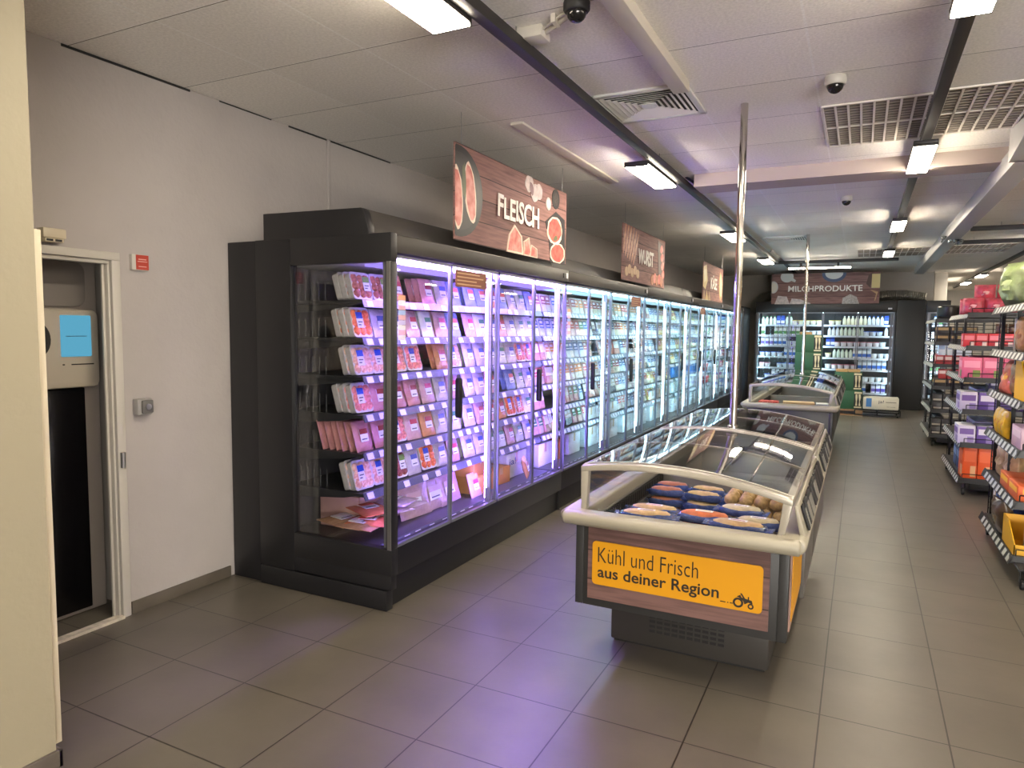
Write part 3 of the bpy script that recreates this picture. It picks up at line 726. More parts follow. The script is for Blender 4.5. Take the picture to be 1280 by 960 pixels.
PR = {
 'mince': meat_tray((200, 110, 106), 'mince'), 'steak': meat_tray((196, 116, 98), 'steak'), 'chicken': meat_tray((214, 150, 128), 'chicken'),
 'skewer': meat_tray((214, 96, 52), 'skewer', blue=True), 'roast': meat_tray((120, 60, 56), 'roast', blue=False), 'salami': meat_tray((140, 78, 58), 'salami', h=.15, blue=False),
 'ham': pouch((210, 148, 152), 'ham', (150, 40, 44)), 'pale': pouch((206, 196, 204), 'pale', (70, 90, 170)), 'rose': pouch((214, 172, 182), 'rose', (196, 60, 80)),
 'bluepack': pouch((140, 156, 212), 'bluepack', (220, 110, 80)), 'orange': pouch((222, 156, 110), 'orange', (180, 60, 40)), 'white': pouch((226, 224, 226), 'white', (60, 130, 90)),
}
PR_COL = {'mince': 'red mince tray', 'steak': 'red brown meat tray', 'chicken': 'pale poultry tray', 'skewer': 'orange skewer tray',
 'roast': 'dark meat tray', 'salami': 'brown salami tray', 'ham': 'pink meat pouch', 'pale': 'pale clear meat pouch', 'rose': 'rose meat pouch', 'bluepack': 'blue meat pouch', 'orange': 'orange meat pouch', 'white': 'white meat pouch'}
SECT = ['nearest violet door pair', 'second violet door pair'] + [f'{ORD[k]} white-lit door pair' for k in range(8)]
SHN = ['top shelf', 'second shelf', 'third shelf', 'fourth shelf', 'fifth shelf', 'sixth shelf', 'bottom deck']
ROT = R(90)          # packs of this row face +x
def fill_shelf(sec, si, spec, depth=2, step=None):
    """spec: list of (key, how many side by side); None leaves a gap"""
    z = (SHELF_Z+[DECK_Z])[si]; y = Y0+sec*PITCH_Y+.02
    tot = sum(n for _, n in spec); st = step or (PITCH_Y-.04)/tot
    idx = 0
    for key, n in spec:
        for q in range(n):
            yc = y+st*(idx+.5); idx += 1
            if key is None: continue
            for d in range(depth):
                lb = f"{PR_COL[key]}, {ORD[idx-1]} from left, {SHN[si]}, {SECT[sec]}" + ('' if d == 0 else f', {d+1} deep')
                PR[key].place((-2.505-.048*d, yc+random.uniform(-.006, .006), z), ROT+random.uniform(-.06, .06), lb, f'packs on the {SHN[si]} of the {SECT[sec]}')
fill_shelf(0, 0, [('salami', 2), ('orange', 1), (None, 1), ('ham', 1), ('pale', 1), ('bluepack', 1)], 3)
fill_shelf(0, 1, [('skewer', 1), ('pale', 2), ('rose', 1), ('white', 1), ('rose', 1), ('bluepack', 1)], 3)
fill_shelf(0, 2, [('chicken', 2), ('steak', 1), ('mince', 1), (None, 1), ('orange', 1), ('chicken', 1)], 2)
fill_shelf(0, 3, [('mince', 1), ('ham', 3), ('rose', 1), ('pale', 1), ('rose', 1)], 3)
fill_shelf(0, 4, [('ham', 2), ('mince', 1), ('rose', 1), ('orange', 1), ('pale', 1), ('white', 1)], 6)
fill_shelf(0, 5, [('chicken', 2), ('roast', 1), ('pale', 1), ('skewer', 1), ('pale', 1), ('rose', 1)], 2)
fill_shelf(1, 0, [('bluepack', 2), ('orange', 1), ('bluepack', 1), ('pale', 1), ('white', 1), ('bluepack', 1)], 2)
fill_shelf(1, 1, [('rose', 1), ('white', 1), ('pale', 1), ('orange', 1), ('pale', 1), ('white', 2)], 1)
fill_shelf(1, 2, [('pale', 3), ('white', 1), ('pale', 1), ('mince', 2)], 2)
fill_shelf(1, 3, [('pale', 2), ('rose', 1), (None, 1), ('bluepack', 1), ('white', 1), ('pale', 1)], 2)
fill_shelf(1, 4, [('pale', 1), ('rose', 2), ('orange', 1), ('skewer', 1), ('steak', 1), ('white', 1)], 2)
fill_shelf(1, 5, [('pale', 2), ('white', 2), ('rose', 1), ('white', 1), ('pale', 1)], 2)
# bottom decks of the two violet sections
flat = {'f_orange': pouch((224, 128, 92), 'f_orange', (230, 90, 60), .2, .24), 'f_clear': pouch((208, 186, 196), 'f_clear', (200, 190, 210), .22, .26), 'f_brown': pouch((196, 150, 116), 'f_brown', (230, 220, 200), .24, .24)}
PR.update(flat)
yA = Y0
def lay(key, x, y, z, rz, lab, tilt=R(72), grp='loose bags on the bottom deck'):
    PR[key].place((x, y, z), rz, lab, grp, tilt=(-tilt, 0))
for k, (key, x, dy, z, rz, lab) in enumerate([
    ('f_brown', -2.56, .12, .40, 1.4, 'tan vacuum bag lying lowest at the left on the bottom deck behind the end glass'),
    ('f_brown', -2.42, .14, .40, 1.7, 'tan vacuum bag lying at the front left corner of the bottom deck'),
    ('f_orange', -2.44, .17, .46, 1.2, 'orange meat bag on top at the left end of the bottom deck'),
    ('f_orange', -2.40, .20, .41, 1.9, 'orange meat bag lying at the front beside the tan bags'),
    ('f_clear', -2.45, .38, .42, 1.3, 'clear bag of pink meat, left of three in front of the pinkish carton'),
    ('f_clear', -2.44, .48, .46, 1.8, 'clear bag of pink meat, middle of three in front of the pinkish carton'),
    ('f_clear', -2.45, .56, .42, 1.5, 'clear bag of pink meat, right of three in front of the pinkish carton')]):
    lay(key, x, yA+dy, z, rz, lab)
big = pouch((206, 170, 178), 'bigbag', (206, 170, 178), .3, .22)
PR['bigbag'] = big
for q, dy in enumerate((.62, .86, 1.04)):
    big.place((-2.5, yA+dy, DECK_Z), ROT+.1*(q-1), f'big clear bag of pale meat, {ORD[q]} from left, bottom deck, nearest violet door pair', 'big clear bags')
carton((214, 168, 160), 'pinkish', .42, .3, .2).place((-2.62, yA+.40, DECK_Z), ROT, 'pinkish cardboard box at the left on the bottom deck behind clear bags')
cb1 = carton((206, 134, 66), 'amber', .26, .2, .13)
for q, (x, dy, z) in enumerate(((-2.44, 1.44, 0), (-2.46, 1.71, 0), (-2.48, 1.42, .131))):
    cb1.place((x, yA+dy, DECK_Z+z), ROT+(.06, -.08, .12)[q], ('amber cardboard box, lower left of the three on the second violet deck', 'amber cardboard box, right of the three on the second violet deck', 'amber cardboard box on top of another on the second violet deck')[q], 'amber boxes on the bottom deck')
carton((226, 228, 232), 'white_ja', .36, .24, .2, text='ja!', tcol=(36, 60, 150)).place((-2.5, yA+2.06, DECK_Z), ROT, 'white carton lettered in blue at the right of the second violet bottom deck')
PR['rose'].place((-2.43, yA+1.27, DECK_Z), ROT, 'rose meat pouch at the left end of the second violet bottom deck')
PR['orange'].place((-2.39, yA+2.05, DECK_Z), ROT+.3, 'orange pouch in front of the white lettered carton')

# white-lit sections: sausage, then cheese, then tubs
SL = [((216, 196, 186), (196, 60, 50)), ((226, 222, 214), (60, 110, 170)), ((206, 150, 134), (236, 232, 220)), ((230, 226, 210), (230, 140, 50)), ((196, 206, 214), (40, 80, 130)),
      ((210, 176, 160), (60, 120, 70)), ((90, 84, 92), (200, 190, 170)), ((226, 214, 190), (150, 40, 50))]
CH = [((232, 222, 180), (60, 120, 70)), ((236, 234, 226), (50, 90, 170)), ((236, 214, 140), (190, 60, 40)), ((226, 230, 232), (80, 150, 190)), ((240, 230, 196), (230, 170, 50)), ((214, 220, 226), (40, 60, 120))]
TB = [((232, 232, 236), (80, 140, 200)), ((226, 214, 180), (240, 240, 240)), ((190, 60, 60), (236, 236, 236)), ((214, 226, 236), (60, 100, 180)), ((110, 150, 90), (240, 240, 240))]
sl_n = ['cream red-labelled', 'white blue-labelled', 'rosy white-labelled', 'white orange-labelled', 'grey navy-labelled', 'pink green-labelled', 'dark beige-labelled', 'beige maroon-labelled']
ch_n = ['yellow green-labelled', 'white blue-labelled', 'yellow red-labelled', 'pale blue-labelled', 'cream orange-labelled', 'grey navy-labelled']
tb_n = ['white blue-lidded', 'cream white-lidded', 'red white-lidded', 'pale navy-lidded', 'green white-lidded']
PS = [slice_pack(a, b, f'sl{i}') for i, (a, b) in enumerate(SL)]
PC = [slice_pack(a, b, f'ch{i}', .115, .15, .03, 'cheese_pack', 'cheese pack') for i, (a, b) in enumerate(CH)]
PT = [tub(a, b, f'tb{i}') for i, (a, b) in enumerate(TB)]
BOXW = carton((222, 226, 230), 'plain_white', .3, .26, .2); BOXB = carton((70, 120, 190), 'sky_blue', .3, .26, .16, tape=False); BOXO = carton((210, 110, 66), 'rust', .16, .2, .19, tape=False)
rnd = random.Random(11)
for sec in range(2, 10):
    for si in range(6):
        z = SHELF_Z[si]; y = Y0+sec*PITCH_Y+.02; run = 0; v = 0; idx = 0
        kind = 0 if sec < 5 else 1 if sec < 8 else 2
        if sec >= 6 and si >= 4: kind = 2 if sec >= 8 else 3
        pl, nn, what, st = [(PS, sl_n, 'sausage pack', .1175), (PC, ch_n, 'cheese pack', .1305), (PT, tb_n, 'tub', .1065), (None, None, 'box', .39)][kind]
        end = Y0+(sec+1)*PITCH_Y+.0; gap = rnd.random() < .25; gpos = rnd.randrange(3, 8)
        while y+st < end:
            idx += 1; yc = y+st/2; y += st
            if kind == 3:
                (BOXB if si == 4 else BOXW).place((-2.50, yc, z), ROT, f"{'blue' if si == 4 else 'white'} carton, {ORD[idx-1]} from left, {SHN[si]}, {SECT[sec]}", f'cartons on the {SHN[si]} of the {SECT[sec]}'); continue
            if run <= 0: v = rnd.randrange(len(pl)); run = rnd.choice((1, 2, 2, 3))
            run -= 1
            if gap and idx in (gpos, gpos+1): continue
            pl[v].place((-2.50-rnd.uniform(0, .02), yc, z), ROT+rnd.uniform(-.08, .08), f"{nn[v]} {what}, {ORD[idx-1]} from left, {SHN[si]}, {SECT[sec]}", f'{what}s on the {SHN[si]} of the {SECT[sec]}')
            if kind == 2:
                pl[v].place((-2.50, yc, z+.0705), ROT, f"{nn[v]} {what} stacked on the {ORD[idx-1]} from left, {SHN[si]}, {SECT[sec]}", f'{what}s on the {SHN[si]} of the {SECT[sec]}')
    y = Y0+sec*PITCH_Y+.2
    for q in range(3):
        pr = BOXO if (sec == 2 and q == 1) else BOXW
        pr.place((-2.48, y+.35*q, DECK_Z), ROT, f"{'rust red' if pr is BOXO else 'plain white'} carton, {ORD[q]} from left, bottom deck, {SECT[sec]}", f'cartons on the bottom deck of the {SECT[sec]}')
        if pr is BOXW and sec in (3, 5): pr.place((-2.5, y+.35*q+.02, DECK_Z+.2005), ROT, f"plain white carton stacked on the {ORD[q]} from left, bottom deck, {SECT[sec]}", f'cartons on the bottom deck of the {SECT[sec]}')

# ------------------------------------------------------------------ hanging signs
M_swood = wood_mat('sign_wood', (146, 108, 102), (104, 74, 70), (52, 36, 34), .145, .75)
M_slet = mat('sign_lettering', (246, 240, 232), .95)
M_pan = mat('pan_black', (34, 34, 36), .5); M_meat1 = mat('painted_meat', (190, 88, 80), .5, rgb2=(222, 150, 136), nscale=14); M_fat = mat('painted_fat', (232, 206, 186), .5)
M_meatr = mat('painted_red_meat', (178, 58, 52), .5, rgb2=(206, 96, 84), nscale=18); M_garlic = mat('painted_garlic', (206, 188, 186), .5, noise=.3, nscale=20); M_leaf = mat('painted_leaf', (86, 92, 62), .5)
M_bread = mat('painted_bread', (186, 150, 110), .5, noise=.25, nscale=20); M_cheese = mat('painted_cheese', (214, 190, 130), .5); M_bowl = mat('painted_bowl', (70, 84, 116), .5)
def sign_root(name, label, x, y, z, w, h, rz):
    o = thing(name, label, 'sign', (x, y, z), rz, 'wood-look hanging signs above the fridges')
    MB().box(-w/2, w/2, 0, .012, 0, h).build('board', M_swood, o)
    e = MB()
    for u in (-w/2+.08, w/2-.08): e.tube([(u, .006, h), (u, .006, H-z)], .002, 5)
    e.build('hanging_wire', M_alu, o)
    return o
_lay = [0.]
def flat_shape(poly, mt, parent, name='picture', t=None):
    _lay[0] += .00025; y = -.0004-_lay[0]
    return MB().prism(poly, 'y', y-.0002, .0, 0).build(name, mt, parent)
def clip(poly, x0, x1, z0, z1): return [(min(max(u, x0), x1), min(max(v, z0), z1)) for u, v in poly]
# FLEISCH
W_, H_ = 1.765, .585
o = sign_root('hanging_sign', 'wood-look sign lettered FLEISCH with meat pictures above the nearest fridge', FX-.03, 4.535, 2.078, W_, H_, ROT); _lay[0] = 0
C = lambda p: clip(p, -W_/2, W_/2, 0, H_)
pic = flat_shape(C(ell(-.84, .30, .30, .275, 30)), M_pan, o)
flat_shape(C(ell(-.84, .30, .26, .235, 30)), mat('pan_inner', (52, 50, 50), .5), o)
flat_shape(C(ell(-.86, .26, .07, .19, 22, .1, .04)), M_fat, o); flat_shape(C(ell(-.86, .26, .058, .17, 22, .1, .04)), M_meat1, o)
flat_shape(C(ell(-.70, .31, .07, .19, 22, .18, .04)), M_fat, o); flat_shape(C(ell(-.70, .31, .056, .17, 22, .18, .04)), M_meat1, o)
flat_shape(C(ell(-.775, .36, .02, .12, 12, .1, .2)), M_leaf, o)
for u, v, r_ in ((.16, .53, .07), (.26, .48, .075), (.33, .50, .065)): flat_shape(C(ell(u, v, r_, r_*.9, 16, .4, .06)), M_garlic, o)
flat_shape(C(ell(.2, .5, .03, .05, 10, .4, .1)), mat('painted_shade_purple', (112, 76, 84), .5), o)
flat_shape(C(ell(.655, .50, .075, .078, 22)), M_pan, o); flat_shape(C(ell(.655, .50, .05, .052, 18)), mat('painted_pepper', (70, 62, 60), .5, noise=.5, nscale=80), o)
flat_shape(C(ell(.51, .44, .05, .05, 18)), M_garlic, o); flat_shape(C(ell(.51, .44, .036, .036, 16)), mat('painted_salt', (220, 214, 210), .5), o)
flat_shape([(.46, .30), (.66, .40), (.84, .36), (.86, 0), (.56, 0), (.53, .16)], mat('slate_black', (38, 38, 42), .6), o)
for (u, v, a, b_) in ((.64, .25, .15, .11), (.70, .075, .15, .085)):
    flat_shape(C(ell(u, v, a, b_, 20, .1, .05)), M_fat, o); flat_shape(C(ell(u, v, a*.87, b_*.85, 20, .1, .06)), M_meatr, o)
flat_shape(C(ell(.65, .19, .05, .022, 10, .3, .2)), M_leaf, o)
for pts in ([(-.20, 0), (-.17, .12), (-.08, .20), (.04, .13), (.06, 0)], [(.07, 0), (.07, .10), (.16, .14), (.2, .0)], [(.17, 0), (.2, .09), (.3, .07), (.31, 0)]):
    flat_shape(pts, M_fat, o); cx = sum(p[0] for p in pts)/len(pts); cz = sum(p[1] for p in pts)/len(pts)
    flat_shape([(cx+(p[0]-cx)*.85, max(0, cz+(p[1]-cz)*.85)) for p in pts], M_meat1, o)
lettering('FLEISCH', -.345, .325, .215, .375, -.0085, M_slet, o, bold=.024, jitter=.08)
# WURST
W_ = 1.7; o = sign_root('hanging_sign', 'wood-look sign lettered WURST, second above the fridge row', FX-.03, 7.80, 2.06, W_, H_, ROT); _lay[0] = 0
C = lambda p: clip(p, -W_/2, W_/2, 0, H_)
M_saus = mat('painted_sausage', (150, 84, 62), .5, rgb2=(190, 130, 100), nscale=16)
for k in range(6): flat_shape(C(ell(-.78+.08*k, .46-.02*k, .028, .2, 18, -.25-.05*k)), M_saus, o)
for k in range(5): flat_shape(C(ell(-.7+.1*k, .1+.03*(k % 2), .06, .05, 16)), M_bread, o)
flat_shape(C([(.5, .56), (.78, .52), (.8, .12), (.56, .16)]), mat('painted_board_dark', (84, 60, 56), .5), o)
for k in range(4): flat_shape(C(ell(.68+.03*k, .47-.1*k, .07, .05, 16, .3)), M_meat1, o)
for k in range(5): flat_shape(C(ell(.3+.1*k, .08+.02*(k % 2), .07, .06, 16, .5)), M_meat1 if k % 2 else M_saus, o)
lettering('WURST', -.31, .31, .21, .39, -.0075, M_slet, o, bold=.035, jitter=.09)
# KÄSE
o = sign_root('hanging_sign', 'wood-look sign lettered KÄSE, farthest above the fridge row', FX-.03, 11.87, 2.04, W_, H_, ROT); _lay[0] = 0
flat_shape([(-.85, .5), (-.62, .55), (-.5, .3), (-.66, .16), (-.85, .2)], M_cheese, o); flat_shape([(-.8, .46), (-.64, .48), (-.6, .3), (-.78, .26)], mat('painted_cheese_pale', (226, 210, 166), .5), o)
for k in range(3): flat_shape([(-.84+.2*k, .0), (-.76+.2*k, .15), (-.62+.2*k, .0)], M_cheese if k % 2 else M_bread, o)
flat_shape(C(ell(.62, .28, .14, .25, 18, .2)), M_bread, o); flat_shape(C(ell(.66, .3, .09, .2, 16, .2)), mat('painted_cheese_pale', (226, 210, 166), .5), o)
lettering('KÄSE', -.27, .27, .19, .42, -.005, M_slet, o, bold=.015, jitter=.04)
# ------------------------------------------------------------------ dairy fridge across the end of the aisle
DY = 16.0; DX0, DX1 = -2.06, .575
M_led_d = emis('dairy_led', (.58, .84, 1.0), DAIRY_STRENGTH)
dz = [1.70, 1.475, 1.25, 1.01, .77, .52, .29]
def dairy(x0, x1, label, nd):
    o = thing('dairy_fridge', label, 'refrigerator', (x0, DY, 0)); L = x1-x0
    MB().box(0, L, .78, .85, .02, 2.0).box(0, L, .06, .85, 1.96, 2.02).box(-.03, .0, .02, .85, .02, 2.0).box(L, L+.03, .02, .85, .02, 2.0).build('carcass', mat('dairy_liner', (62, 64, 70), .5), o)
    MB().box(-.03, L+.03, .0, .1, .02, .235).build('plinth', M_black, o, bevel=.004)
    MB().box(-.03, L+.03, -.02, .1, 1.965, 2.19).build('fascia', M_black, o, bevel=.006)
    MB().box(L-.12, L-.05, -.023, -.02, 2.02, 2.05).build('temperature_display', M_tag, o)
    for z in dz:
        s = MB().box(.005, L-.005, .22, .78, z-.02, z).build('shelf', mat('dairy_shelf', (96, 98, 104), .4), o)
        r = MB().box(.005, L-.005, .205, .22, z-.032, z+.006); u = .03
        while u < L-.1: r.box(u, u+.055, .2035, .205, z-.029, z+.003, 1); u += .09
        r.build('price_rail', [mat('dairy_rail', (190, 196, 204), .4), M_tag], s)
    for k in range(nd):
        a, b = L*k/nd+.004, L*(k+1)/nd-.004
        d = MB()
        for q in (a, b-.018): d.box(q, q+.018, 0, .02, .25, 1.96)
        d.box(a, b, 0, .02, .25, .268).box(a, b, 0, .02, 1.942, 1.96)
        do = d.build('door', M_clearedge, o)
        MB().box(a+.01, b-.01, .008, .012, .26, 1.95).build('glass_pane', M_glass, do)
    for k in range(nd//2+1):
        u = min(max(L*k/(nd//2), .03), L-.05)
        MB().box(u-.022, u+.022, .03, .06, .27, 1.94).build('mullion', M_mull, o)
        MB().box(u-.018, u+.018, .0605, .066, .3, 1.93).build('led_strip', M_led_d, o)
    MB().box(.02, L-.02, .1, .12, 1.952, 1.959).build('canopy_light', M_led_d, o)
    return o
dairy(DX0, DX1, 'wide dairy fridge with four glass doors across the end of the aisle', 4)
o = thing('corner_panel', 'black tall panel right of the dairy fridge', 'panel', (.86, DY-.02, 0))
MB().box(-.25, .25, 0, .85, 0, 2.2).build('body', mat('corner_black', (20, 21, 23), .5), o, bevel=.006)
o = dairy(1.15, 1.50, 'narrow lit fridge section behind the farthest rack', 2)
o = sign_root('hanging_sign', 'wide wood-look sign lettered MILCHPRODUKTE above the dairy fridge', -.745, DY-.06, 2.135, 2.06, .645, 0); _lay[0] = 0
W_, H_ = 2.06, .645; C = lambda p: clip(p, -W_/2, W_/2, 0, H_)
M_milk = mat('painted_milk', (206, 202, 200), .5)
flat_shape(C(ell(-1.0, .36, .10, .13, 20)), M_milk, o); flat_shape(C(ell(-1.0, .36, .075, .1, 18)), mat('painted_cream', (220, 212, 200), .5), o)
flat_shape(C(ell(-.73, .58, .13, .12, 20)), M_milk, o); flat_shape(C([(-.62, .56), (-.55, .50), (-.57, .46), (-.66, .5)]), M_milk, o)
flat_shape(C(ell(.18, .62, .23, .17, 24)), M_bowl, o); flat_shape(C(ell(.18, .63, .17, .12, 22)), M_milk, o)
flat_shape(C([(.82, .58), (.9, .64), (.86, .32), (.78, .4)]), mat('painted_jar', (90, 66, 58), .5), o); flat_shape(C([(.88, .60), (1.03, .60), (1.03, .32), (.88, .32)]), M_cheese, o)
flat_shape(C([(-.96, 0), (-.9, .18), (-.72, .16), (-.66, 0)]), M_garlic, o); flat_shape(C([(-.66, 0), (-.62, .12), (-.45, .10), (-.25, .02), (-.25, 0)]), M_garlic, o)
flat_shape(C([(.35, 0), (.36, .12), (.5, .2), (.62, .14), (.67, 0)]), mat('painted_stripes', (190, 178, 170), .5, noise=.5, nscale=60), o)
flat_shape(C([(.86, .28), (1.0, .24), (.96, .06), (.94, .06), (.97, .2)]), M_bread, o)
lettering('MILCHPRODUKTE', -.70, .72, .255, .385, -.007, M_slet, o, bold=.015, jitter=.06)

# dairy stock
def bottle(body, cap, key, r=.035, h=.19):
    def mk():
        b = MB().lathe([(r*.9, 0), (r, .006), (r, h*.6), (r*.55, h*.82), (r*.42, h*.86), (r*.42, h*.9)], 12).build('milk_bottle', mat('bot_'+key, body, .35), None, smooth=True)
        MB().lathe([(r*.5, h*.9), (r*.5, h), (r*.44, h*1.0)], 12).build('cap', mat('cap_'+key, cap, .4), b)
        return cat_of(b, 'bottle')
    return Proto(mk)
def gable(body, band, key):
    def mk():
        w_, d, h = .075, .075, .15
        b = MB().prism([(0, 0), (d, 0), (d, h), (d*.55, h+.035), (d*.55, h+.05), (d*.45, h+.05), (d*.45, h+.035), (0, h)], 'x', -w_/2, w_/2).build('milk_carton', mat('gab_'+key, body, .4), None, bevel=.002)
        MB().box(-w_*.5, w_*.5, -.0012, 0, h*.2, h*.62).build('band', mat('gband_'+key, band, .4), b); return cat_of(b, 'carton')
    return Proto(mk)
def bucket(body, lid, key): return tub(body, lid, key, .058, .10, 'yogurt_cup', 'cup')
DA = [('white bottle', bottle((230, 234, 238), (60, 110, 200), 'wb')), ('cream bottle', bottle((232, 222, 190), (230, 230, 230), 'cb')), ('green-capped bottle', bottle((220, 230, 214), (70, 140, 80), 'gb')),
      ('white blue-banded carton', gable((228, 232, 238), (60, 110, 200), 'wb')), ('blue carton', gable((50, 90, 200), (230, 230, 240), 'b')), ('white green-banded carton', gable((230, 232, 226), (90, 150, 80), 'wg')),
      ('white cup', bucket((230, 234, 238), (220, 224, 230), 'w')), ('blue-lidded cup', bucket((214, 224, 236), (50, 100, 210), 'b')), ('yellow-lidded cup', bucket((236, 232, 216), (220, 200, 110), 'y')), ('rose-lidded cup', bucket((232, 222, 226), (210, 120, 140), 'r')),
      ('red-lidded cup', bucket((206, 60, 80), (214, 70, 90), 'red')), ('violet-banded carton', gable((226, 222, 236), (110, 90, 190), 'v'))]
mixes = [[0, 1, 10, 0, 2, 4, 8], [6, 7, 0, 7, 8, 2, 5], [11, 6, 9, 3, 6, 4, 11], [8, 6, 2, 7, 3, 5, 4], [7, 3, 6, 9, 6, 6, 3], [6, 6, 3, 6, 7], [11, 3, 4, 4, 11, 7]]
rnd = random.Random(5)
for si, z in enumerate(dz):
    u = DX0+.1; idx = 0; run = 0; kind = 0
    while u < DX1-.07:
        if run <= 0: kind = rnd.choice(mixes[si]); run = rnd.choice((2, 3, 4, 5))
        run -= 1; idx += 1; n, pr = DA[kind]; wdt = .09 if 'carton' in n else .078 if 'bottle' in n else .122
        if not (abs(u-(DX0+DX1)/2) < .05) and rnd.random() > .06:
            side = 'shelf' if si else 'top shelf'
            pr.place((u, DY+.31, z), rnd.uniform(-.1, .1), f"{n}, {ORD[min(idx, 30)-1]} from left on the {SHN[si] if si < 6 else 'lowest shelf'} of the dairy fridge", f"dairy goods on the {SHN[si] if si < 6 else 'lowest shelf'}")
            if 'cup' in n and si < 6:
                pr.place((u, DY+.31, z+.1005), 0, f"{n} stacked on the {ORD[min(idx, 30)-1]} from left, {SHN[si]}, dairy fridge", f"dairy goods on the {SHN[si]}") if False else None
        u += wdt
rnd = random.Random(8)
for si, z in enumerate(dz[:6]):
    for q in range(3):
        n, pr = DA[rnd.choice((3, 6, 0, 5))]
        pr.place((1.21+.1*q, DY+.31, z), 0, f"{n}, {ORD[q]} from left on the {SHN[si]} of the narrow lit fridge section", 'goods in the narrow fridge section')

# green cartons on a pallet, and the flat trolley with a white shrink-wrapped pack
M_green = mat('carton_green', (36, 80, 52), .55, noise=.08, nscale=6); M_lbl = mat('carton_print_tan', (196, 184, 150), .5); M_blk = mat('carton_print_black', (30, 28, 26), .5)
def mk_green():
    w_, d, h = .47, .36, .345
    b = MB().box(-w_/2, w_/2, 0, d, 0, h).build('green_carton', M_green, None, bevel=.004)
    p = MB().box(.09, .225, -.002, 0, .02, h-.01).build('printed_panel', M_blk, b)
    MB().box(.095, .22, -.003, -.002, h-.05, h-.015).box(.095, .22, -.003, -.002, .03, .055).prism([(.115, h-.06), (.145, h-.06), (.15, h-.12), (.14, h-.2), (.15, .07), (.115, .07), (.125, h-.2), (.115, h-.12)], 'y', -.003, -.002).prism([(.165, h-.06), (.2, h-.06), (.205, h-.12), (.19, h-.2), (.205, .07), (.17, .07), (.18, h-.2), (.17, h-.12)], 'y', -.003, -.002).build('printed_figure', M_lbl, p)
    MB().box(-w_/2, w_/2, -.001, 0, h*.48, h*.49).build('lid_seam', mat('carton_seam', (30, 66, 44), .6), b)
    return cat_of(b, 'box')
GB = Proto(mk_green); PY = 14.35
pal = thing('pallet', 'wooden pallet under the green cartons', 'pallet', (-.52, PY, 0))
M_pal = mat('pallet_wood', (150, 116, 84), .7, noise=.25, nscale=9)
MB().box(-.62, .60, .0, .12, .085, .115).box(-.62, .60, .3, .45, .085, .115).box(-.62, .60, .62, .75, .085, .115).build('deck', M_pal, pal)
MB().box(-.62, .60, -.0, .12, .0, .02).build('skid', M_pal, pal)
for u in (-.62, -.08, .46): MB().box(u, u+.14, 0, .12, .02, .085).box(u, u+.14, .62, .75, .02, .085).build('block', M_pal, pal)
for (x, y, k, lb) in ((-.165, 0, 0, 'green carton, lowest in the right stack beside the dairy aisle'), (-.165, 0, 1, 'green carton, topmost in the right stack under loose packs'),
                   (-.90, .1, 0, 'green carton at the bottom of the left stack, behind the far freezer'), (-.90, .1, 1, 'green carton second in the left stack, behind the far freezer'),
                   (-.90, .1, 2, 'green carton third in the left stack with printed panel, behind the far freezer'), (-.88, .12, 3, 'topmost green carton of the left stack, high above the far freezer')):
    GB.place((x-.02*(k % 2), PY+.02+y, .115+.3455*k), .03 if k == 1 else 0, lb, 'green cartons on the pallet')
TP = carton((176, 140, 96), 'tray_tan', .2, .22, .05, 'pack_tray', 'tray', tape=False)
for q, (x, y, z) in enumerate(((-.30, PY+.05, .807), (-.09, PY+.05, .807), (-.95, PY+.16, 1.498))):
    TP.place((x, y, z), .1*q, ('flat tan tray on the right green stack, left one', 'flat tan tray on the right green stack, right one', 'flat tan tray on top of the left green stack')[q], 'tan trays on green cartons')
t = thing('flat_trolley', 'black wire flat trolley on the floor before the dairy fridge', 'trolley', (.37, PY, 0))
fr = MB()
for y in (0, .5):
    for z in (.03, .12): fr.tube([(-.42, y, z), (.32, y, z)], .011, 8)
for x in (-.42, -.05, .32):
    for y in (0, .5): fr.tube([(x, y, .02), (x, y, .13)], .011, 8)
    fr.tube([(x, 0, .12), (x, .5, .12)], .011, 8)
fr.build('frame', M_wire, t); MB().box(-.41, .31, .01, .49, .125, .14).build('deck', M_black2, t)
for x in (-.38, .28):
    for y in (.03, .46): MB().lathe([(.02, -.012), (.02, .012)], 12).xf(Matrix.Translation((x, y, .02)) @ Matrix.Rotation(R(90), 4, 'Y')).build('caster', M_black2, t)
b = tag(MB().rrect(-.29, .29, 0, .22, 0, .3, .02).build('shrink_pack', mat('shrink_white', (206, 200, 186), .35, noise=.06, nscale=12), None, (.37, PY-.01, .141), bevel=.004), 'white printed shrink pack lying on the black flat trolley', 'pack')
MB().box(-.24, -.15, -.002, 0, .04, .2).build('blue_print', mat('print_blue', (70, 120, 180), .5), b)
lettering('ja!', -.04, .05, .10, .17, -.0005, mat('print_navy', (40, 44, 80), .5), b)
MB().box(.08, .25, -.0015, 0, .13, .142).box(.1, .24, -.0015, 0, .05, .056).build('printed_lines', mat('print_grey', (110, 104, 100), .5), b)

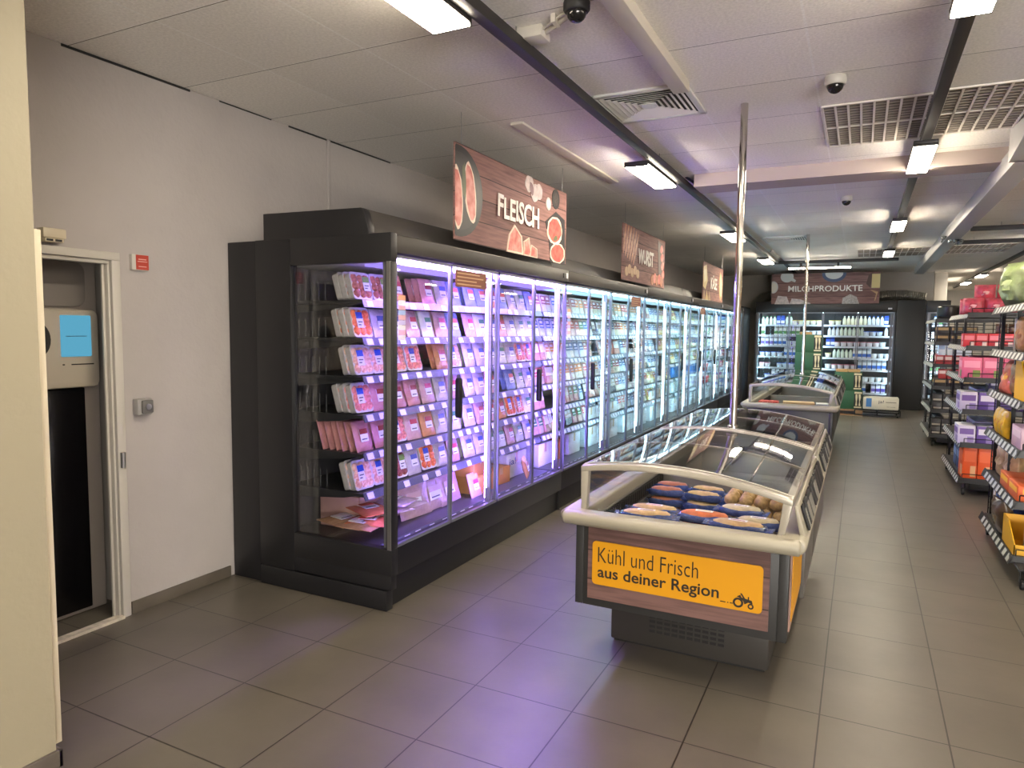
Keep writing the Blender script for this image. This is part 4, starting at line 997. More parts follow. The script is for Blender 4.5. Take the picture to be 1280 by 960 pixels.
# ------------------------------------------------------------------ island freezers
M_trim = mat('freezer_trim', (150, 144, 128), .38); M_frame = mat('freezer_frame', (156, 150, 138), .32, metal=.15); M_body = mat('freezer_body', (40, 40, 40), .5)
M_base = mat('freezer_base', (50, 47, 44), .45); M_fwood = wood_mat('freezer_wood', (112, 84, 79), (76, 54, 51), (50, 34, 32), .135)
M_liner = mat('freezer_liner', (128, 126, 122), .45); M_lid = glass('lid_glass', (.95, .96, .955), 1.2); M_eglass = glass('freezer_end_glass', (.985, .99, .985), .8)
M_yel = mat('banner_yellow', (200, 140, 10), .45); M_ink = mat('banner_ink', (34, 28, 24), .5)
XC = -.675
def arc(n=14, xl=-.445, xr=.46, zl=.92, zr=.868, bulge=.05):
    return [(xl+(xr-xl)*k/n, zl+(zr-zl)*k/n+bulge*4*(k/n)*(1-k/n)) for k in range(n+1)]
A = arc()
def arch_bar(y0, y1, th=.03, drop=0.):
    up = [(x, z-drop) for x, z in A]; lo = [(x, z-th-drop) for x, z in A]
    return MB().prism(up+lo[::-1], 'y', y0, y1)
def freezer(y, L, label, front=False, dark=False, dx=0., tail=True, holders=True, wz=.455):
    o = thing('island_freezer', label, 'freezer', (XC+dx, y, 0), 0, 'island freezers in the aisle')
    M_b = M_black if dark else M_body
    MB().box(-.375, .366, .285, L-.02, 0.012, .30).build('base', M_base if not dark else M_black, o, bevel=.008)
    MB().box(-.36, .35, .30, L-.03, 0, .012).build('foot', M_black2, o)
    # body walls and the well
    bd = MB().box(-.458, -.42, .0, L, .28, .665).box(.42, .458, .0, L, .28, .665).box(-.42, .42, 0, .045, .28, .665).box(-.42, .42, L-.045, L, .28, .665).box(-.42, .42, .045, L-.045, .28, .40)
    bd.build('body', M_b, o, bevel=.003)
    well = MB().box(-.42, -.405, .045, L-.045, .40, .665).box(.405, .42, .045, L-.045, .40, .665).box(-.405, .405, .045, .06, .40, .665).box(-.405, .405, L-.06, L-.045, .40, .665).box(-.405, .405, .06, L-.06, .40, wz)
    well.build('well', M_liner, o)
    lv = MB()
    for k in range(int(L/.026)-5): lv.box(-.405, -.385, .08+.026*k, .092+.026*k, .60, .66)
    lv.box(-.385, -.383, .07, L-.07, .595, .602)
    lv.build('air_louvre', M_black2, o)
    # bulging rim
    prof = [(-.04, .655), (-.065, .675), (-.07, .70), (-.055, .72), (.02, .722), (.02, .655)]
    rim = MB()
    if front: rim.prism([(-.495+.0, .655), (-.525, .68), (-.53, .705), (-.51, .722), (-.41, .722), (-.41, .655)], 'y', -.03, L).prism([(.495, .655), (.52, .68), (.522, .705), (.505, .722), (.41, .722), (.41, .655)], 'y', -.03, L)
    else: rim.prism([(-.495, .655), (-.525, .68), (-.53, .705), (-.51, .722), (-.41, .722), (-.41, .655)], 'y', 0, L).prism([(.495, .655), (.52, .68), (.522, .705), (.505, .722), (.41, .722), (.41, .655)], 'y', 0, L)
    if front: rim.prism(prof, 'x', -.505, .5)
    if tail: rim.prism([(L-.02, .655), (L-.02, .722), (L+.055, .72), (L+.07, .70), (L+.065, .675), (L+.04, .655)], 'x', -.505, .5)
    rim.build('rim', M_trim, o, bevel=.012, seg=3)
    # glazed superstructure
    ends = [(.02, .06)] if True else []
    ar = arch_bar(.012, .055, .027).build('arch_frame', M_frame, o, bevel=.004)
    arch_bar(.058, .075, .016, -.004).build('arch_seal', M_frame, o)
    arch_bar(L-.05, L-.008, .027).build('arch_frame', M_frame, o, bevel=.004)
    arch_bar(L*.52, L*.52+.014, .012, -.003).build('lid_rib', M_frame, o)
    for sx, (xt, zt), xb in ((-1, A[0], -.43), (1, A[-1], .42)):
        for yy in ((.014, .052), (L-.05, L-.01)):
            MB().hexa([(xb-.013, yy[0], .715), (xb+.013, yy[0], .715), (xb+.013, yy[1], .715), (xb-.013, yy[1], .715),
                       (xt-.018+(.018 if sx < 0 else -.018), yy[0], zt-.01), (xt+.018+(.018 if sx < 0 else -.018), yy[0], zt-.01), (xt+.018+(.018 if sx < 0 else -.018), yy[1], zt-.01), (xt-.018+(.018 if sx < 0 else -.018), yy[1], zt-.01)]).build('post', M_frame, o, bevel=.003)
        u0 = xt if sx < 0 else xt-.03
        MB().box(u0, u0+.03, .03, L-.02, zt-.03, zt+.004).build('lid_rail', M_frame, o, bevel=.004)
    MB().prism([(-.45, .722), (-.428, .722), (-.43, .88), (-.44, .88)], 'y', .06, L-.055).build('side_glass', M_eglass, o)
    if front:
        gp = [(x, z-.03) for x, z in A]; gp = [(-.425, .722)]+[(max(x, -.425) if x < 0 else x, z) for x, z in gp]+[(.415, .722)]
        MB().prism(gp, 'y', .03, .036).build('end_glass', M_eglass, o)
    up = [(x, z+.003) for x, z in A[0:]]; lo = [(x, z-.003) for x, z in A]
    MB().prism(up+lo[::-1], 'y', .07, L-.05).build('lid_glass', M_lid, o, smooth=True)
    # sloping price board on the aisle side with black holders
    MB().prism([(.512, .715), (.475, .835), (.462, .835), (.49, .71)], 'y', .05, L-.01).build('price_board', M_trim, o, bevel=.004)
    if holders:
        h = random.Random(int(y*10)); v = .13
        while v < L-.15:
            dlt = h.choice((.045, .06, .09, .13))
            ho = MB().hexa([(.515, v, .722), (.523, v, .724), (.523, v+dlt, .724), (.515, v+dlt, .722), (.481, v, .822), (.492, v, .826), (.492, v+dlt, .826), (.481, v+dlt, .822)]).build('price_holder', M_black2, o, bevel=.003)
            if h.random() < .5: MB().hexa([(.5215, v+.008, .735), (.5245, v+.008, .736), (.5245, v+dlt-.008, .736), (.5215, v+dlt-.008, .735), (.498, v+.008, .81), (.501, v+.008, .811), (.501, v+dlt-.008, .811), (.498, v+dlt-.008, .81)]).build('price_card', mat('card_grey', (120, 118, 112), .4), ho)
            v += dlt+h.choice((.012, .03, .06))
    return o
LA, LB = 1.36, 1.27
fa = freezer(2.93, LA, 'nearest island freezer with wood front and yellow banner', front=True, tail=False, wz=.492)
MB().box(-.395, .387, -.008, .0, .318, .655).build('wood_front', M_fwood, fa)
bn = MB().prism(rr(-.372, .362, .388, .588, .018), 'y', -.013, -.008).build('banner', M_yel, fa)
lettering('Kühl und Frisch', -.345, .102, .493, .562, -.0131, M_ink, bn, bold=-.008)
lettering('aus deiner Region', -.345, .19, .408, .475, -.0131, M_ink, bn, bold=.014)
lettering('natürlich nah', .19, .245, .412, .420, -.0131, M_ink, bn) if False else MB().box(.196, .218, -.014, -.013, .412, .416).box(.224, .23, -.014, -.013, .412, .416).box(.235, .247, -.014, -.013, .412, .416).build('small_print', M_ink, bn)
tw = MB()
def ring(mb, cx, cz, ro, ri, n=20, y0=-.0146, y1=-.0131):
    o_, i_ = ell(cx, cz, ro, ro, n), ell(cx, cz, ri, ri, n)
    for k in range(n):
        q = (k+1) % n; mb.prism([o_[k], o_[q], i_[q], i_[k]], 'y', y0, y1)
ring(tw, .268, .421, .021, .0125); ring(tw, .318, .413, .012, .006)
tw.prism([(.262, .447), (.276, .455), (.281, .445), (.322, .438), (.326, .424), (.308, .428), (.294, .418), (.288, .432), (.27, .445)], 'y', -.0146, -.0131).prism([(.29, .44), (.297, .44), (.282, .462), (.275, .462)], 'y', -.0146, -.0131).prism([(.306, .438), (.311, .438), (.311, .452), (.306, .452)], 'y', -.0146, -.0131)
tw.build('tractor_emblem', M_ink, bn)
gr = MB()
for r_ in range(4):
    for c in range(10): gr.box(-.18+.036*c, -.152+.036*c, .2835, .2856, .155-.024*r_, .168-.024*r_)
gr.build('vent_grille', M_black2, fa)
# aisle side: yellow banner, then a grey board with a dark edge
MB().box(.458, .464, .05, .62, .31, .64).build('side_wood', mat('side_wood_frame', (150, 120, 110), .5, noise=.2, nscale=8), fa)
MB().box(.464, .467, .09, .60, .34, .62).build('side_banner', M_yel, fa)
MB().box(.458, .478, .66, LA-.01, .24, .64).build('side_board', mat('board_grey', (96, 92, 88), .35, noise=.2, nscale=5), fa, bevel=.003)
fb = freezer(2.93+LA, LB, 'second island freezer, joined behind the nearest one', tail=True)
MB().box(.458, .478, .02, LB-.02, .24, .64).build('side_board', mat('board_grey', (96, 92, 88), .35), fb, bevel=.003)
fc = freezer(8.45, 1.78, 'third island freezer with black front, beyond the aisle gap', front=True, dark=True, dx=-.03, tail=False, wz=.56)
fd = freezer(8.45+1.78, 1.6, 'farthest island freezer, before the green cartons', dark=True, dx=-.03)
# inner divider frame seen through the end glass of the third freezer
dvf = MB().box(-.2, .36, .55, .565, .62, .65).box(.03, .07, .55, .565, .56, .62).build('basket_divider', M_frame, fc)
pole(-.665, 4.285, .965, 'nearer chrome pole from the freezer joint to the ceiling')
pole(-.70, 10.225, .965, 'farther chrome pole rising from the third freezer to the ceiling')

# contents of the nearest freezer: bagged sausages, fish sticks and round dumplings
M_bluefilm = mat('blue_film', (52, 76, 140), .22, noise=.35, nscale=26, bump=.5, bscale=60, coat=.4)
def bag(top, key, L_, W2, T_, lab=None):
    """lying pack: blue film ends with the food showing through the top"""
    def mk():
        rn = random.Random(len(key)); b = MB()
        b.blob((0, 0, T_*.44), L_/2, W2/2, T_*.44, 16, 8, p=.55, jit=.04, rnd=rn)
        r_ = b.build('frozen_bag', M_bluefilm, None, smooth=True); r_['category'] = 'frozen bag'
        f = MB().blob((0, 0, T_*.58), L_*.46, W2*.47, T_*.46, 16, 8, p=.7, jit=.05, rnd=rn).build('food', mat('food_'+key, top, .4, noise=.22, nscale=34), r_, smooth=True)
        e = MB()
        for s_ in (-1, 1): e.add([(s_*L_*.46, -W2*.35, T_*.5), (s_*L_*.6, -W2*.4, T_*.42), (s_*L_*.6, W2*.4, T_*.58), (s_*L_*.46, W2*.35, T_*.5), (s_*L_*.46, -W2*.35, T_*.53), (s_*L_*.6, -W2*.4, T_*.45), (s_*L_*.6, W2*.4, T_*.61), (s_*L_*.46, W2*.35, T_*.53)], [(0, 3, 2, 1), (4, 5, 6, 7), (0, 1, 5, 4), (1, 2, 6, 5), (2, 3, 7, 6), (3, 0, 4, 7)])
        e.build('sealed_end', M_bluefilm, r_)
        if lab: MB().box(-L_*.16, L_*.16, -W2*.16, W2*.16, T_*1.03, T_*1.045, 0).box(-L_*.12, L_*.12, -W2*.07, W2*.03, T_*1.045, T_*1.05, 1).build('label', [M_lwhite, mat('lab_'+key, lab, .45)], r_)
        return r_
    return Proto(mk)
tan = bag((206, 170, 120), 'tan', .26, .09, .055, (170, 50, 50)); ora = bag((212, 110, 60), 'ora', .26, .10, .06, (230, 190, 90)); whi = bag((206, 190, 150), 'whi', .22, .10, .055, (120, 50, 50))
bro = bag((170, 100, 66), 'bro', .20, .07, .055); pal2 = bag((206, 176, 126), 'pal', .20, .07, .055)
WZ = .492
def st(pr, x, y, k, T_, rz, lab, z0=WZ): pr.place((x, y, z0+T_*k), rz, lab, 'frozen bags in the nearest freezer')
for k in range(3): st(tan, -.90, 3.42, k, .055, .05*k-.05, ('tan-topped blue bag, lowest of the left front pile', 'tan-topped blue bag, middle of the left front pile', 'tan-topped blue bag with red label on the left front pile')[k])
for k in range(3): st(ora, -.64, 3.36, k, .06, -.12+.06*k, ('orange blue-film bag, lowest of the middle front pile', 'orange blue-film bag, middle of the middle front pile', 'orange bag of sausages on the middle front pile')[k])
for k in range(3): st(whi, -.50, 3.58, k, .06, -.1, ('cream bag with dark label, lowest in the right pile', 'cream bag with dark label, second in the right pile', 'cream bag with dark label on the right pile')[k])
for k in range(3): st(whi, -.40, 3.42, k, .055, .05, ('cream bag, lowest of the pile by the right post', 'cream bag, middle of the pile by the right post', 'cream bag with dark label by the right post, below the dumplings')[k])
st(tan, -.46, 3.2, 2.6, .055, -.1, 'long tan bag lying nearest the glass on the right'); st(tan, -.88, 3.2, 2.5, .055, .1, 'long tan bag lying nearest the glass on the left')
st(tan, -.46, 3.21, 0, .055, 0, 'tan bag buried at the bottom nearest the glass on the right'); st(tan, -.46, 3.21, 1.2, .055, 0, 'tan bag under the long one nearest the glass on the right')
st(tan, -.88, 3.21, 0, .055, 0, 'tan bag buried at the bottom nearest the glass on the left'); st(tan, -.88, 3.21, 1.2, .055, 0, 'tan bag under the long one nearest the glass on the left')
for r_, yy in ((0, 3.86), (1, 4.0)):
    for k in range(3):
        st(bro, -.95, yy, k, .055, .03*k, f"reddish sausage bag, {('bottom', 'middle', 'top')[k]} of the {('nearer', 'farther')[r_]} left rear stack"); st(pal2, -.74, yy-.02, k, .055, -.03*k, f"pale sausage bag, {('bottom', 'middle', 'top')[k]} of the {('nearer', 'farther')[r_]} centre rear stack")
def mk_dump():
    b = MB().blob((0, 0, .034), .036, .036, .034, 14, 9, jit=.05, rnd=random.Random(3)).build('dumpling', mat('dumpling_tan', (196, 162, 106), .55, noise=.3, nscale=60, bump=.5, bscale=60), None, smooth=True)
    return cat_of(b, 'dumpling')
DU = Proto(mk_dump); dr = random.Random(2)
for lay_ in range(3):
    for r_ in range(3):
        for k in range(4):
            x, yy = -.575+.075*k+.02*(lay_ % 2)+(.0 if r_ else .0), 3.74+.078*r_
            if x > -.31: continue
            DU.place((x, yy, WZ+.064*lay_), dr.uniform(0, 6), f"tan round dumpling, {ORD[k]} from left, {('front', 'middle', 'rear')[r_]} row, {('bottom', 'middle', 'top')[lay_]} layer in the nearest freezer", 'round dumplings in the nearest freezer')
# contents of the far freezer seen through its end glass
fz = carton((206, 176, 130), 'fz_tan', .34, .16, .04, 'frozen_box', 'frozen box', tape=False); fr2 = carton((190, 70, 60), 'fz_red', .05, .2, .15, 'frozen_box', 'frozen box', tape=False); fw = carton((196, 200, 206), 'fz_blue', .14, .2, .15, 'frozen_box', 'frozen box', tape=False)
for k in range(4): fz.place((-.62, 8.72, .56+.0405*k), .12*(k-2), f"flat tan frozen box, {('lowest', 'second', 'third', 'topmost')[k]} of the pile in the third freezer", 'flat boxes in the third freezer')
for k in range(4): fr2.place((-1.05+.055*k, 8.75, .5605), 0, f"slim red frozen box, {ORD[k]} from left in the third freezer", 'slim red boxes in the third freezer')
fw.place((-.36, 8.75, .5605), .1, 'pale frozen box at the right of the third freezer')
pz = bag((196, 190, 150), 'veg', .24, .14, .07)
for k in range(3): pz.place((-.85+.25*k, 9.35, .5605), .2*k, f"bag of frozen food, {ORD[k]} from left at the middle of the third freezer", 'frozen bags in the third freezer')
# ------------------------------------------------------------------ promotion racks on the right of the aisle
M_rack = mat('rack_black', (30, 30, 32), .45); M_tagw = mat('rack_tag', (190, 194, 188), .4)
LV = [.16, .50, .82, 1.12, 1.42, 1.73]
def rack(x, y, W, L, label, tagstep=.125, tagw=.066, foot=0.):
    o = thing('display_rack', label, 'rack', (x, y, 0), 0, 'promotion racks along the right aisle')
    MB().box(.10, W, .10-foot, L-.05, .045, .12).box(.02, W, .02-foot, L, .12, .135).build('plinth', M_rack, o, bevel=.004)
    for (cx, cy) in ((.05, .06-foot), (.05, L-.08), (W-.06, .06-foot), (W-.06, L-.08)):
        MB().lathe([(.03, -.011), (.034, -.008), (.034, .008), (.03, .011)], 14).xf(Matrix.Translation((cx, cy, .034)) @ Matrix.Rotation(R(90), 4, 'Y')).box(cx-.016, cx-.012, cy-.012, cy+.012, .034, .12).box(cx+.012, cx+.016, cy-.012, cy+.012, .034, .12).build('caster', M_black2, o)
    for cx, cy in ((.07, L-.03), (W-.02, L-.03), (W-.02, .04), (.07, L*.5)):
        MB().box(cx-.012, cx+.012, cy-.012, cy+.012, .12, 1.86 if cx > .1 else 1.74).build('upright', M_rack, o)
    bk = MB(); z = .2
    while z < 1.72:
        bk.tube([(.05, L-.02, z), (W-.02, L-.02, z)], .0035, 5); z += .045
    for k in range(5): bk.tube([(.05+(W-.07)*k/4, L-.02, .14), (.05+(W-.07)*k/4, L-.02, 1.73)], .004, 5)
    bk.build('wire_back', M_wire, o)
    for i, z in enumerate(LV):
        sh = MB().box(.03, W, .03, L-.02, z-.02, z).box(.0, W, .0, .03, z-.035, z+.012).build('shelf', M_rack, o)
        r = MB().hexa([(-.010, .0, z-.042), (-.005, .0, z-.043), (-.005, L-.02, z-.043), (-.010, L-.02, z-.042), (.012, .0, z+.010), (.018, .0, z+.010), (.018, L-.02, z+.010), (.012, L-.02, z+.010)], 0)
        v = .03
        while v < L-.1:
            q0 = v+.0005
            r.hexa([(-.0105, v, z-.036), (-.009, v, z-.036), (-.009, v+tagw, z-.036), (-.0105, v+tagw, z-.036), (.0075, v, z+.004), (.009, v, z+.004), (.009, v+tagw, z+.004), (.0075, v+tagw, z+.004)], 1)
            v += tagstep
        r.build('price_strip', [M_rack, M_tagw], sh)
        rl = MB()
        rl.tube([(.03, .015, z+.05), (W, .015, z+.05)], .004, 6).tube([(.03, .012, z+.0), (.03, .015, z+.05)], .004, 6)
        rl.build('guard_wire', M_wire, sh)
    return o
def bag3(rgb, key, w, h, t, print_=None, name='pet_food_bag', cat='bag', fold=True):
    def mk():
        rn = random.Random(len(key)*5+1)
        b = MB().pillow(w, h, t, 9, .18, edge=.012, pw=.42, rnd=rn)
        r_ = b.build(name, mat('bag_'+key, rgb, .32, noise=.3, nscale=18, bump=.4, bscale=30, coat=.3), None, smooth=True); r_['category'] = cat
        zz = r_
        if print_:
            p = MB().pillow(w*.62, h*.45, t*1.04, 7, .0, edge=.012, pw=.3, rnd=rn).xf(Matrix.Translation((0, 0, h*.22)))
            p.build('printed_panel', mat('bagp_'+key, print_, .35, noise=.2, nscale=20), r_, smooth=True)
        return r_
    return Proto(mk)
def pbox(rgb, key, w, d, h, lab=None, lab2=None, name='carton_pack', cat='box', top=None):
    def mk():
        b = MB().box(-w/2, w/2, 0, d, 0, h).build(name, mat('pb_'+key, rgb, .42, noise=.08, nscale=15), None, bevel=.004); b['category'] = cat
        if lab: MB().box(-w*.4, w*.4, -.0015, 0, h*.52, h*.84).box(-w/2-.0015, -w/2, d*.1, d*.9, h*.52, h*.84).build('printed_panel', mat('pbl_'+key, lab, .42), b)
        if lab2: MB().box(w*.05, w*.42, -.002, 0, h*.08, h*.4).box(-w/2-.002, -w/2, d*.1, d*.5, h*.1, h*.4).build('printed_field', mat('pbm_'+key, lab2, .42), b)
        if top: MB().box(-w/2+.004, w/2-.004, .004, d-.004, h, h+.002).build('top_flap', mat('pbt_'+key, top, .5), b)
        return b
    return Proto(mk)
def tray_box(rgb, key, w, d, h, hf):
    """open display tray: low front, high back"""
    def mk():
        t = .006
        b = MB().box(-w/2, w/2, 0, d, 0, t).box(-w/2, w/2, d-t, d, t, h).box(-w/2, w/2, 0, t, t, hf)
        for s_ in (-1, 1): b.prism([(0, t), (d, t), (d, h), (d*.55, h), (0, hf)], 'x', s_*w/2-(t if s_ > 0 else 0), s_*w/2+(t if s_ < 0 else 0))
        r_ = b.build('display_tray', mat('dt_'+key, rgb, .5, noise=.06, nscale=10), None); r_['category'] = 'display box'
        return r_
    return Proto(mk)
# ---- nearest rack: pet food
RX, RY, RW, RL = .885, 5.15, .80, 1.25
rack(RX, RY, RW, RL, 'nearest black display rack at the right edge, holding yellow trays and bags', foot=.17)
RX -= .045
def on(pr, dx, dy, lv, rz, lab, grp=None, dz=0, tilt=None): return pr.place((RX+dx, RY+dy, LV[lv]+.0005+dz), rz, lab, grp, tilt)
yt = tray_box((232, 180, 24), 'yel', .26, .36, .25, .09); ytl = tray_box((226, 170, 30), 'yel2', .34, .4, .18, .07)
brown = bag3((176, 128, 74), 'brown', .17, .24, .09, (140, 84, 50)); paper = bag3((188, 156, 112), 'paper', .18, .25, .1, (206, 180, 140)); yb = bag3((230, 184, 40), 'yb', .11, .19, .06, (196, 120, 40))
grn = bag3((150, 168, 112), 'grn', .34, .30, .20, (176, 192, 140)); dkb = bag3((92, 74, 54), 'dkb', .2, .26, .1, (120, 96, 62)); pinkb = bag3((214, 112, 84), 'pinkb', .16, .24, .08, (232, 170, 60)); clr = bag3((200, 190, 160), 'clr', .16, .15, .1, (150, 140, 120))
ybox = pbox((232, 176, 20), 'ybox', .22, .34, .27, (240, 196, 60)); gbox = pbox((196, 190, 178), 'gbox', .24, .22, .24, (222, 216, 204)); lil = pbox((206, 176, 190), 'lil', .24, .3, .14, (226, 206, 214)); orb = pbox((214, 100, 50), 'orb', .26, .3, .10, (232, 180, 40)); brb = pbox((150, 104, 40), 'brb', .26, .26, .24); blu = pbox((70, 96, 140), 'blu', .10, .2, .22, (150, 180, 210)); ycard = pbox((222, 186, 50), 'ycard', .09, .12, .26, (206, 206, 200))
NR = 'on the nearest rack'
on(grn, .15, .86, 5, R(-70), 'big pale green bag slumped over the top shelf of the nearest rack', dz=.02); on(ybox, .30, .02, 5, 0, 'yellow box with plain front on the top shelf of the nearest rack')
on(clr, .18, .55, 5, R(-80), 'small yellowish bag hanging below the green bag on the top shelf'); on(gbox, .16, 1.04, 5, R(-90), 'pale grey carton under the green bag on the top shelf')
on(grn, .45, .55, 5, R(20), 'second pale green bag behind the yellow box on the top shelf')
on(gbox, .16, .95, 4, R(-90), 'pale grey carton at the far end of the second shelf, nearest rack'); on(gbox, .16, .68, 4, R(-90), 'pale grey carton in the middle of the second shelf, nearest rack')
on(brown, .13, .48, 4, R(-80), 'brown bag left of the paper bag on the second shelf, nearest rack'); on(paper, .16, .25, 4, R(-75), 'crumpled paper bag nearest on the second shelf, nearest rack'); on(paper, .38, .1, 4, R(-10), 'paper bag at the right front of the second shelf, nearest rack')
on(pinkb, .10, .84, 3, R(-75), 'orange and pink bag at the left of the third shelf, nearest rack', tilt=(R(-12), 0)); on(brown, .14, .62, 3, R(-80), 'brown bag right of the orange bag on the third shelf, nearest rack'); on(brown, .14, .42, 3, R(-80), 'brown bag second from the near end on the third shelf, nearest rack')
on(yt, .21, .08, 3, R(0), 'yellow tray nearest on the third shelf, nearest rack'); on(clr, .2, .22, 3, .3, 'cream bag standing in the yellow tray of the third shelf', dz=.007)
for q, yy in enumerate((.93, .80, .67)): on(yb, .09, yy, 2, R(-85), f'slim yellow bag, {ORD[q]} from the far end on the fourth shelf, nearest rack', 'slim yellow bags on the fourth shelf')
on(brb, .42, .62, 2, R(0), 'dark mustard box behind the slim yellow bags, nearest rack'); on(lil, .19, .06, 2, 0, 'lilac white-panelled box nearest on the fourth shelf'); on(clr, .25, .12, 2, .2, 'pale bag on the lilac box, nearest rack', dz=.141); on(brown, .40, 1.0, 2, R(-60), 'brown bag at the far end of the fourth shelf, nearest rack')
on(ycard, .13, 1.10, 1, R(-90), 'tall yellow carton at the far end of the fifth shelf, nearest rack'); on(paper, .14, .92, 1, R(-80), 'paper bag left of two on the fifth shelf, nearest rack'); on(paper, .15, .68, 1, R(-85), 'paper bag right of two on the fifth shelf, nearest rack'); on(orb, .2, .05, 1, 0, 'low orange and yellow box nearest on the fifth shelf, nearest rack'); on(orb, .2, .36, 1, 0, 'low orange and yellow box behind another on the fifth shelf'); on(clr, .2, .18, 1, .4, 'small clear bag on the orange box, nearest rack', dz=.101)
on(ycard, .11, 1.10, 0, R(-90), 'tall yellow carton at the far end of the bottom shelf, nearest rack'); on(blu, .10, .94, 0, R(-90), 'blue carton left of two on the bottom shelf, nearest rack'); on(blu, .10, .80, 0, R(-90), 'blue carton right of two on the bottom shelf, nearest rack')
on(dkb, .12, .58, 0, R(-80), 'dark brown bag leaning on the bottom shelf, nearest rack', tilt=(R(14), 0)); on(ytl, .24, .05, 0, 0, 'wide yellow tray nearest on the bottom shelf'); on(clr, .22, .2, 0, .2, 'cream bag lying in the wide yellow tray', dz=.007); on(ybox, .38, .5, 0, 0, 'yellow box behind the wide yellow tray on the bottom shelf')
# ---- middle rack: tissues and bright boxes
RX, RY, RW, RL = .885, 7.75, .80, 1.55
rack(RX, RY, RW, RL, 'middle display rack with orange boxes, purple packs and pink packs')
pkb = bag3((226, 92, 108), 'pkb', .17, .15, .13, (240, 190, 190), 'tissue_pack', 'pack'); redb = pbox((214, 56, 64), 'redb', .095, .16, .125, (236, 130, 140), (240, 210, 200)); yelb = pbox((226, 190, 40), 'yelb', .095, .16, .125, (130, 150, 40)); pinkx = pbox((226, 104, 136), 'pinkx', .16, .24, .20, (240, 150, 176), (120, 140, 60)); purp = pbox((104, 78, 150), 'purp', .14, .3, .17, (220, 214, 228), (140, 120, 180), top=(226, 224, 230)); pur2 = pbox((90, 66, 124), 'pur2', .14, .3, .17, (200, 190, 214), None, top=(214, 212, 220)); wpur = pbox((206, 198, 220), 'wpur', .14, .3, .17, (110, 80, 150), (150, 130, 190), top=(230, 228, 232)); orx = pbox((232, 92, 36), 'orx', .115, .3, .32, (240, 110, 60), (226, 170, 120)); navy = pbox((50, 56, 90), 'navy', .15, .22, .13, (200, 200, 214))
for q in range(4): on(pkb, 0.050+.175*q, .12, 5, .1*(q-1.5), f'pink tissue pack, {ORD[q]} from left in the front row on top of the middle rack', 'pink packs on the middle rack')
for q in range(4): on(pkb, 0.050+.17*q, .36, 5, -.1*(q-1.5), f'pink tissue pack, {ORD[q]} from left in the second row on top of the middle rack', 'pink packs on the middle rack')
for q in range(3): on(pkb, .15+.18*q, .24, 5, .2*q, f'pink tissue pack lying on the front rows, {ORD[q]} from left, middle rack', 'pink packs on the middle rack', dz=.13)
for q in range(5): on(redb if q < 4 else yelb, 0.025+.1*q, .05, 4, 0, (f'red box, {ORD[q]} from left on the second shelf of the middle rack' if q < 4 else 'yellow box right of the red ones on the middle rack'), 'small boxes on the middle rack')
for q in range(4): on(redb, .07, .30+.13*q, 4, R(-90), f'red box on the aisle side, {ORD[q]} behind the front ones, middle rack', 'small boxes on the middle rack')
clothes = bag3((110, 80, 60), 'plantb', .09, .09, .06, None, 'small_bag', 'bag')
for q in range(2): on(clothes, .28+.1*q, .11, 4, 0, f'small brown bag, {ORD[q]} from left on the red boxes, middle rack', dz=.1255)
for q in range(3): on(pinkx, 0.060+.165*q, .04, 3, 0, f'large pink box, {ORD[q]} from left on the third shelf of the middle rack', 'large pink boxes on the middle rack')
for q in range(3): on(pinkx, .12, .42+.18*q, 3, R(-90), f'large pink box on the aisle side, {ORD[q]} behind the front ones, middle rack', 'large pink boxes on the middle rack')
for q in range(4): on((wpur, purp, pur2, purp)[q], 0.050+.15*q, .04, 2, 0, f'purple and white pack, {ORD[q]} from left on the fourth shelf of the middle rack', 'purple packs on the middle rack')
for q in range(2): on(navy, .28+.17*q, .06, 2, 0, f'navy pack, {ORD[q]} from left on the purple packs, middle rack', 'navy packs on the middle rack', dz=.173)
for q in range(4): on(wpur, .16, .52+.15*q, 2, R(-90), f'white and purple pack on the aisle side, {ORD[q]} behind the front ones, fourth shelf', 'purple packs on the middle rack')
for q in range(4): on((wpur, purp, pur2, purp)[q], 0.050+.15*q, .04, 1, 0, f'purple and white pack, {ORD[q]} from left on the fifth shelf of the middle rack', 'purple packs on the middle rack')
for q in range(4): on(wpur, .16, .52+.15*q, 1, R(-90), f'white and purple pack on the aisle side, {ORD[q]} behind the front ones, fifth shelf', 'purple packs on the middle rack')
for q in range(4): on(orx, 0.090+.122*q, .04, 0, 0, f'orange box, {ORD[q]} from left on the bottom shelf of the middle rack', 'orange boxes on the middle rack')
for q in range(5): on(blu, .06, .45+.13*q, 0, R(-90), f'blue carton on the aisle side, {ORD[q]} behind the orange boxes, middle rack', 'blue cartons on the middle rack')
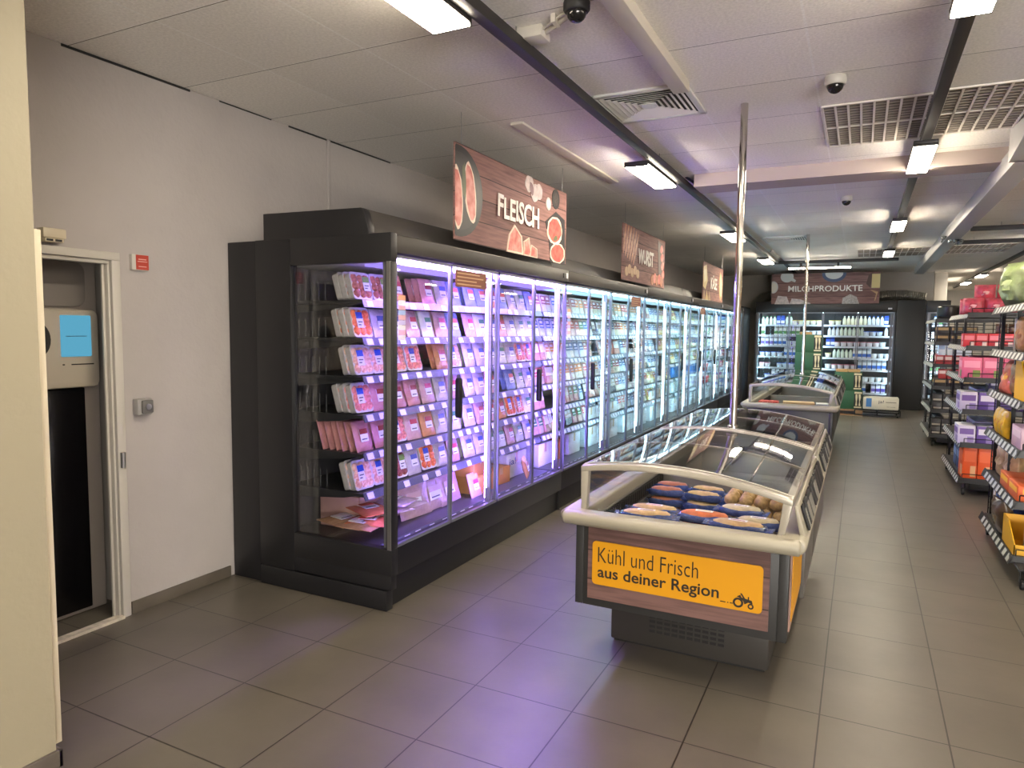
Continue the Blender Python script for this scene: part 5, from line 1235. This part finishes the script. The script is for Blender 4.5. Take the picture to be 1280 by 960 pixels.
# ---- farthest rack: dark tins and red packs
RX, RY, RW, RL = .885, 11.0, .78, 1.6
rack(RX, RY, RW, RL, 'farthest display rack with dark pots and red packs before the dairy fridge')
pot = Proto(lambda: cat_of(MB().lathe([(.12, 0), (.135, .02), (.135, .17), (.125, .18), (.125, .19), (.02, .2), (.02, .215)], 20).build('cooking_pot', mat('pot_grey', (58, 54, 50), .3, metal=.5), None, smooth=True), 'pot'))
tin = Proto(lambda: cat_of(MB().box(-.055, .055, 0, .11, 0, .11, 0).box(-.05, .05, -.001, 0, .02, .045, 1).build('dark_pack', [mat('pack_dark', (40, 38, 40), .35), mat('pack_pale', (170, 164, 150), .4)], None, bevel=.003), 'pack'))
rdp = pbox((176, 60, 60), 'rdp', .09, .12, .13, (214, 190, 180)); bkb = pbox((44, 38, 36), 'bkb', .15, .2, .11, (160, 130, 80)); whb = pbox((206, 212, 220), 'whb', .08, .1, .15, (150, 170, 200))
on(pot, .16, .16, 5, 0, 'dark grey cooking pot on top of the farthest rack, left one', 'pots on the farthest rack'); on(pot, .44, .16, 5, 0, 'dark grey cooking pot on top of the farthest rack, right one', 'pots on the farthest rack'); on(whb, .06, .40, 5, R(-90), 'white bottle-like box beside the pots, farthest rack')
def rowp(pr, what, lv, n, st_, x0=.08, side=0, dz=0):
    for q in range(n): on(pr, x0+st_*q, .04, lv, 0, f'{"upper " if dz else ""}{what}, {ORD[q]} from left, {SHN[5-lv]} of the farthest rack', f'{what}s on the farthest rack', dz)
    for q in range(side): on(pr, .08, .34+st_*q, lv, R(-90), f'{"upper " if dz else ""}{what} on the aisle side, {ORD[q]} behind front, {SHN[5-lv]}, farthest rack', f'{what}s on the farthest rack', dz)
rowp(bkb, 'black box', 4, 3, .16, .10, 5); rowp(bkb, 'black box', 4, 3, .16, .10, 0, .1105)
rowp(rdp, 'red pack', 3, 4, .1, .08, 8); rowp(whb, 'white box', 3, 4, .1, .10, 0, .1305)
rowp(bkb, 'black box', 2, 3, .16, .10, 5); rowp(rdp, 'red pack', 2, 3, .1, .12, 0, .1105)
rowp(tin, 'dark pack', 1, 5, .12, .08, 8); rowp(tin, 'dark pack', 1, 5, .12, .08, 6, .1105)
rowp(tin, 'dark pack', 0, 5, .12, .08, 8); rowp(tin, 'dark pack', 0, 5, .12, .08, 6, .1105)
